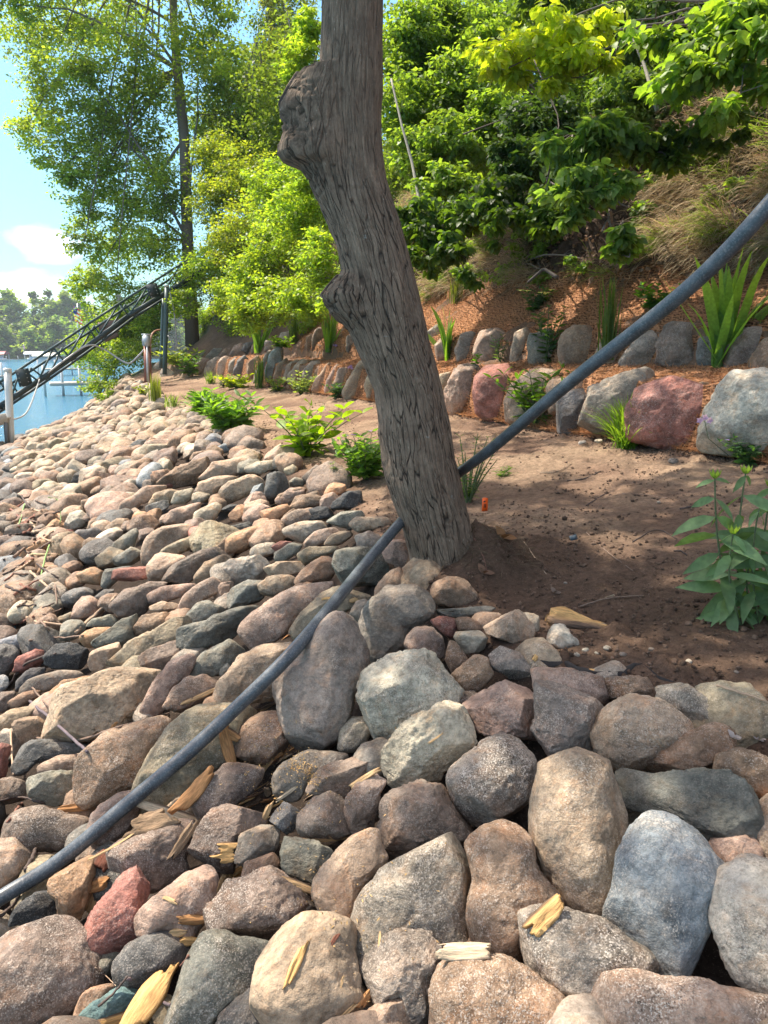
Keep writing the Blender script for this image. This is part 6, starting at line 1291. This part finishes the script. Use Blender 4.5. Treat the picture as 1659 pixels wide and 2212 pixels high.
for x_ in (230,1345):
    m=MB(); c=(top_(x_-40)+bot(x_))/2-tO; dv=bot(x_+70)-bot(x_-70); dv/=np.linalg.norm(dv); a=top_(x_-40)-tO; b=bot(x_+10)-tO
    m.bar(a*.93+b*.07+[0,-.05,0],b*.9+a*.1+[0,-.05,0],.025,.34,DGR,up=tuple(dv)); pl_=m.build('splice_plate',M_PAINT,tram,False); m=MB()
    for u in (.2,.4,.6,.8):
        for v in (-.11,.11):
            p=a*(1-u)+b*u+dv*v+[0,-.08,0]; m.tube([p,p+[0,-.02,0]],.014,6,(.35,.32,.27,1))
    m.build('bolts',M_PAINT,pl_,False)
for k,(x0,y0,x1,y1,dt) in enumerate(((1440,60,1415,690,0),(1415,150,1385,640,.7))):
    m=MB(); a=T_(x0,y0,20.6+dt)-tO; b=T_(x1,y1,20.6+dt)-tO; b[2]-=.4; m.tube(np.linspace(a,b,6),.062,14,(.055,.085,.08,1)); p=m.build('support_post',M_PAINT,tram)
    m=MB(); m.tube([a,a+[0,0,.06]],.07,12,(.5,.5,.45,1)); m.build('post_cap',M_PAINT,p)
def hose(nm,lab,pts,r_,col,par=None,cat='hose'):
    P=cr(np.array([T_(*p) for p in pts]),8); m=MB(); m.tube(P-(tO if par else 0),r_,8,col); o=m.build(nm,M_PLAS,par)
    if not par: setorigin(o,P[0]); tag(o,lab,cat)
hose('cable','grey cable sagging from the tram track to the utility post',[(330,870,18.4),(560,690,18.8),(760,565,19.2),(900,600,19.6),(1040,690,19.7),(1120,718,19.7),(1200,650,19.6),(1245,600,19.6)],.022,(.38,.38,.38,1),None,'cable')
hose('cable','grey cable looping down from the tram track to the dock post',[(340,860,18.3),(310,950,17.8),(270,1060,17.2),(215,1160,16.8),(130,1200,16.3),(95,1190,15.9)],.018,(.38,.38,.36,1),None,'cable')
hose('cable','thin cable hanging from the tram support post to the bank',[(1465,95,20.6),(1500,250,20.6),(1515,400,20.6),(1525,540,20.6),(1515,580,20.5),(1450,480,20.5)],.018,(.28,.26,.24,1),None,'cable')
hose('cable','curved conduit between the support post and the utility post',[(1385,430,20.3),(1340,440,20),(1305,490,19.8),(1300,620,19.7),(1305,850,19.7)],.022,(.38,.20,.13,1),None,'cable')
up_=empty('utility_post',tuple(T_(1280,875,19.6)),'brown utility post with a grey metal box on top, by the far wall end','post'); u0=np.array(up_.location)
m=MB(); m.bar(T_(1258,560,19.6)-u0,T_(1265,890,19.6)-u0,.09,.09,(.24,.10,.07,1),up=(0,1,0)); m.bar(T_(1290,560,19.6)-u0,T_(1300,890,19.6)-u0,.05,.06,(.22,.09,.06,1),up=(0,1,0)); m.build('post',M_PAINT,up_,False)
m=MB(); m.tube([T_(1270,560,19.45)-u0,T_(1277,875,19.45)-u0],.028,10,(.45,.46,.47,1)); m.build('conduit',M_PAINT,up_)
m=MB(); a=T_(1264,475,19.5)-u0; b=T_(1264,570,19.5)-u0; m.bar(a,b,.16,.19,(.42,.46,.48,1),up=(0,1,0)); m.bar(a+[0,0,.0],a+[0,0,.03],.20,.22,(.5,.53,.55,1),up=(0,1,0)); m.build('meter_box',M_PAINT,up_,False)
dk=empty('dock',tuple(T_(70,1240,15.6)),'pale weathered dock corner with a white post at the left edge','dock'); d0=np.array(dk.location)
m=MB(); m.tube(np.linspace(T_(65,770,15.6)-d0,T_(75,1262,15.6)-d0+[0,0,-.5],5),.075,18,(.60,.58,.54,1)); m.build('post',M_PLAS,dk)
m=MB(); m.tube([T_(63,766,15.6)-d0,T_(64,800,15.6)-d0],.083,18,(.55,.53,.49,1)); m.build('post_cap',M_PLAS,dk)
m=MB(); m.bar(T_(60,1195,15.5)-d0,T_(-900,1420,14.4)-d0,.06,.22,(.50,.46,.40,1)); m.bar(T_(60,1175,15.9)-d0,T_(-900,1400,14.8)-d0,.9,.035,(.48,.44,.39,1)); m.build('deck_edge',M_WOOD,dk,False)
m=MB(); m.tube([T_(50,1230,15.5)-d0,T_(52,1330,15.5)-d0+[0,0,-.4]],.05,10,(.12,.11,.10,1)); m.build('leg',M_PAINT,dk)
lg=MB(); c=np.array([-10.7,24.6,.9]); rn=np.random.RandomState(4)
for k in range(3): a=T_(850+20*k,400+60*k,23.2); b=T_(1040-10*k,370+50*k,23.4); lg.tube(np.linspace(a,b,6)+rn.randn(6,3)*.01,.13-.02*k,10,(.17,.11,.09,1))
o=lg.build('log_pile',M_TWIG); setorigin(o,T_(900,500,23.2)); tag(o,'weathered brown logs lying in the bushes behind the tram track','logs')
# ---------------------------------------------------------------- the far shore
def S_(px,py,t): return np.array(tuple(at(px,py,t)))
fs=[];xs_=np.linspace(-1500,900,60); V=[]
for x_ in xs_:
    for (d_,h_) in ((300,-2.5),(303,-.6),(320,1.5),(380,12),(460,17),(700,24)): V.append((x_,d_+12*math.sin(x_*.01)+(abs(x_+200)*.02),h_))
n_=6; i=(np.arange(59)[:,None]*n_+np.arange(5)[None]).ravel(); o=mesh('far_shore',np.array(V),[np.stack([i,i+n_,i+n_+1,i+1],-1)],M_SOIL,None,(.05,.075,.03,1)); tag(o,kind='structure')
rn=np.random.RandomState(12); bl=[]
for k in range(230):
    row=k%3; x_=rn.uniform(-215,-85) if k<150 else rn.uniform(-700,100); y_=(306,325,350)[row]+rn.uniform(-6,8)+12*math.sin(x_*.01)+abs(x_+200)*.02; h_=rn.uniform(10,18) if row<2 else rn.uniform(16,23); r_=rn.uniform(4,7); base=(0,2.5,8)[row]
    nb=4
    for j in range(nb): bl.append(((x_+rn.uniform(-2,2),y_+rn.uniform(-2,2),base+h_*(.2+.65*j/nb)),(r_*(1-.14*j),r_*(1-.14*j),h_*.24)))
for k in range(26):      # conifers' narrow tips
    x_=rn.uniform(-220,-90); y_=345+12*math.sin(x_*.01); h_=rn.uniform(22,28)
    for j in range(4): bl.append(((x_,y_,6+h_*(.3+.2*j)),(3.2-.75*j,3.2-.75*j,h_*.14)))
ca=np.array([[.045,.085,.03],[.07,.115,.03],[.035,.06,.03],[.085,.13,.035],[.035,.07,.045]])*1.9; Pm=MB()
idx=rn.permutation(len(bl)); 
for g in range(5):
    (V_,F_,C_),_=blob_leaves([bl[i] for i in idx[g::5]],44000,1.5,ca[g],rn,.3,.1,'far',.5,.8,.42,.8,.15); Pm.add(V_,F_,C_)
o=Pm.build('far_woods',M_LEAF,None,False); tag(o,'hazy wooded far shore across the lake','woods',kind='stuff')
def boatlift(lab,px0,px1,py,t,col,h_=2.6):
    zl=-.9; a=S_(px0,764,t); b=S_(px1,764,t); L=np.linalg.norm(b-a); r_=empty('boat_lift',(a[0],a[1],zl),lab,'boat lift'); m=MB(); y0,y1=0,3.2
    n1=7; V=[]
    for x_ in (0,L):
        for q in np.linspace(-1,1,n1): V.append((x_+(.3 if x_==0 else -.3)*abs(q)*0,1.6+1.7*q,h_-.7*q*q))
    V=np.array(V); m.add(V,[np.array([[i,i+1,n1+i+1,n1+i] for i in range(n1-1)])],(*col,1)); V3=V.copy(); V3[:,2]-=.12; m.add(V3,[np.array([[i,n1+i,n1+i+1,i+1] for i in range(n1-1)])],(*col,1)); m.add(np.concatenate([V[[0,n1]],V3[[0,n1]]]),[np.array([[0,1,3,2]])],(*col,1)); m.build('canopy',M_PLAS,r_)
    for x_ in (.3,L-.3):
        for y_ in (.1,3.1):
            m=MB(); m.tube([(x_,y_,-1.5),(x_,y_,h_-.5)],.07,6,(.6,.6,.6,1)); m.build('post',M_PAINT,r_)
    m=MB(); m.bar((.6,1.6,.55),(L-.6,1.6,.55),1.9,.55,(.7,.7,.72,1)); m.bar((1.2,1.6,1.0),(L-1.6,1.6,1.0),1.5,.4,(.55,.6,.68,1)); m.build('boat_hull',M_PLAS,r_,False)
boatlift('boat lift with a red canopy at the far shore, cut by the left edge',-14,8,0,190,(.5,.06,.05))
boatlift('boat lift with a white canopy on the far shore beside a flagpole',50,90,0,200,(.8,.8,.82))
boatlift('boat lift with a wide cream canopy on the far shore, nearest the tram track',68,128,0,165,(.78,.72,.58),2.2)
def dock(lab,pts,t,wd=1.8):
    a=S_(pts[0],800,t);b=S_(pts[1],800,t*1.03); r_=empty('far_dock',(a[0],a[1],-.35),lab,'dock'); m=MB(); e=b-a; e[2]=0; m.bar((0,0,0),e,wd,.16,(.5,.46,.4,1)); m.build('deck',M_WOOD,r_,False)
    for u in (0,.33,.66,1):
        m=MB(); m.tube([e*u+[0,-wd*.5,-.8],e*u+[0,-wd*.5,.9]],.06,6,(.6,.58,.55,1)); m.build('post',M_PAINT,r_)
dock('wooden dock reaching out from the bushes below the tram track',(92,200),70); dock('nearer low dock seen under the tram lattice',(105,220),36,1.2); dock('brown dock along the far shore near the left edge',(-30,45),185); dock('thin pale dock at the left edge beyond the white post',(-60,12),46,1.0)
def flag(lab,px,pb,pt,t,cols,dn=.25):
    a=S_(px,pb,t);b=S_(px,pt,t); r_=empty('flagpole',a,lab,'flagpole'); m=MB(); m.tube([(0,0,0),b-a],.05,6,(.75,.75,.75,1)); m.build('pole',M_PAINT,r_); H=(b-a)[2]; m=MB(); n_=9
    fh,fw=H*.30,H*.20
    for i in range(7):
        z0=H*(1-dn*.3)-fh*i/7
        V=[]; 
        for j in range(n_): V+= [(fw*j/(n_-1)*.9,.08*math.sin(j*1.1)*fw,z0-fw*.55*(j/(n_-1))**1.2),(fw*j/(n_-1)*.9,.08*math.sin(j*1.1)*fw,z0-fh/7-fw*.55*(j/(n_-1))**1.2)]
        m.add(V,[np.array([[2*j,2*j+1,2*j+3,2*j+2] for j in range(n_-1)])],(*cols[i%2],1))
    if len(cols)>2: m.bar((0,-.02*fw-.05,H*(1-dn*.3)-fh*.25),(fw*.35,-.02*fw-.05,H*(1-dn*.3)-fh*.25-fw*.1),.03,fh*.5,(*cols[2],1))
    m.build('flag',M_DRY,r_)
flag('flagpole with a red and white striped flag behind the tram track',167,760,655,72,((.65,.08,.08),(.8,.78,.78),(.05,.08,.3)))
flag('tiny flagpole beside the white canopy on the far shore',51,766,744,198,((.5,.15,.15),(.7,.7,.72),(.1,.12,.35)))
flag('shorter pole with a blue flag below the striped one',175,775,703,68,((.06,.14,.45),(.07,.17,.5)))
# reeds and a few twigs hanging at the water's edge below the shoreline shrub
hz=bpy.data.materials.new('haze'); hz.use_nodes=True; hz.node_tree.nodes.clear(); ho=hz.node_tree.nodes.new('ShaderNodeOutputMaterial'); hv=hz.node_tree.nodes.new('ShaderNodeVolumePrincipled')
hv.inputs['Color'].default_value=(.80,.90,.96,1); hv.inputs['Density'].default_value=.00042; hv.inputs['Anisotropy'].default_value=0; hz.node_tree.links.new(hv.outputs[0],ho.inputs['Volume'])
m=MB(); m.bar((-20,-620,22),(-20,1520,22),3060,57); o=m.build('haze',hz,None,False); tag(o,'thin pale summer haze over the lake','haze',kind='stuff')
print('things',len([o for o in bpy.data.objects if o.parent is None]))
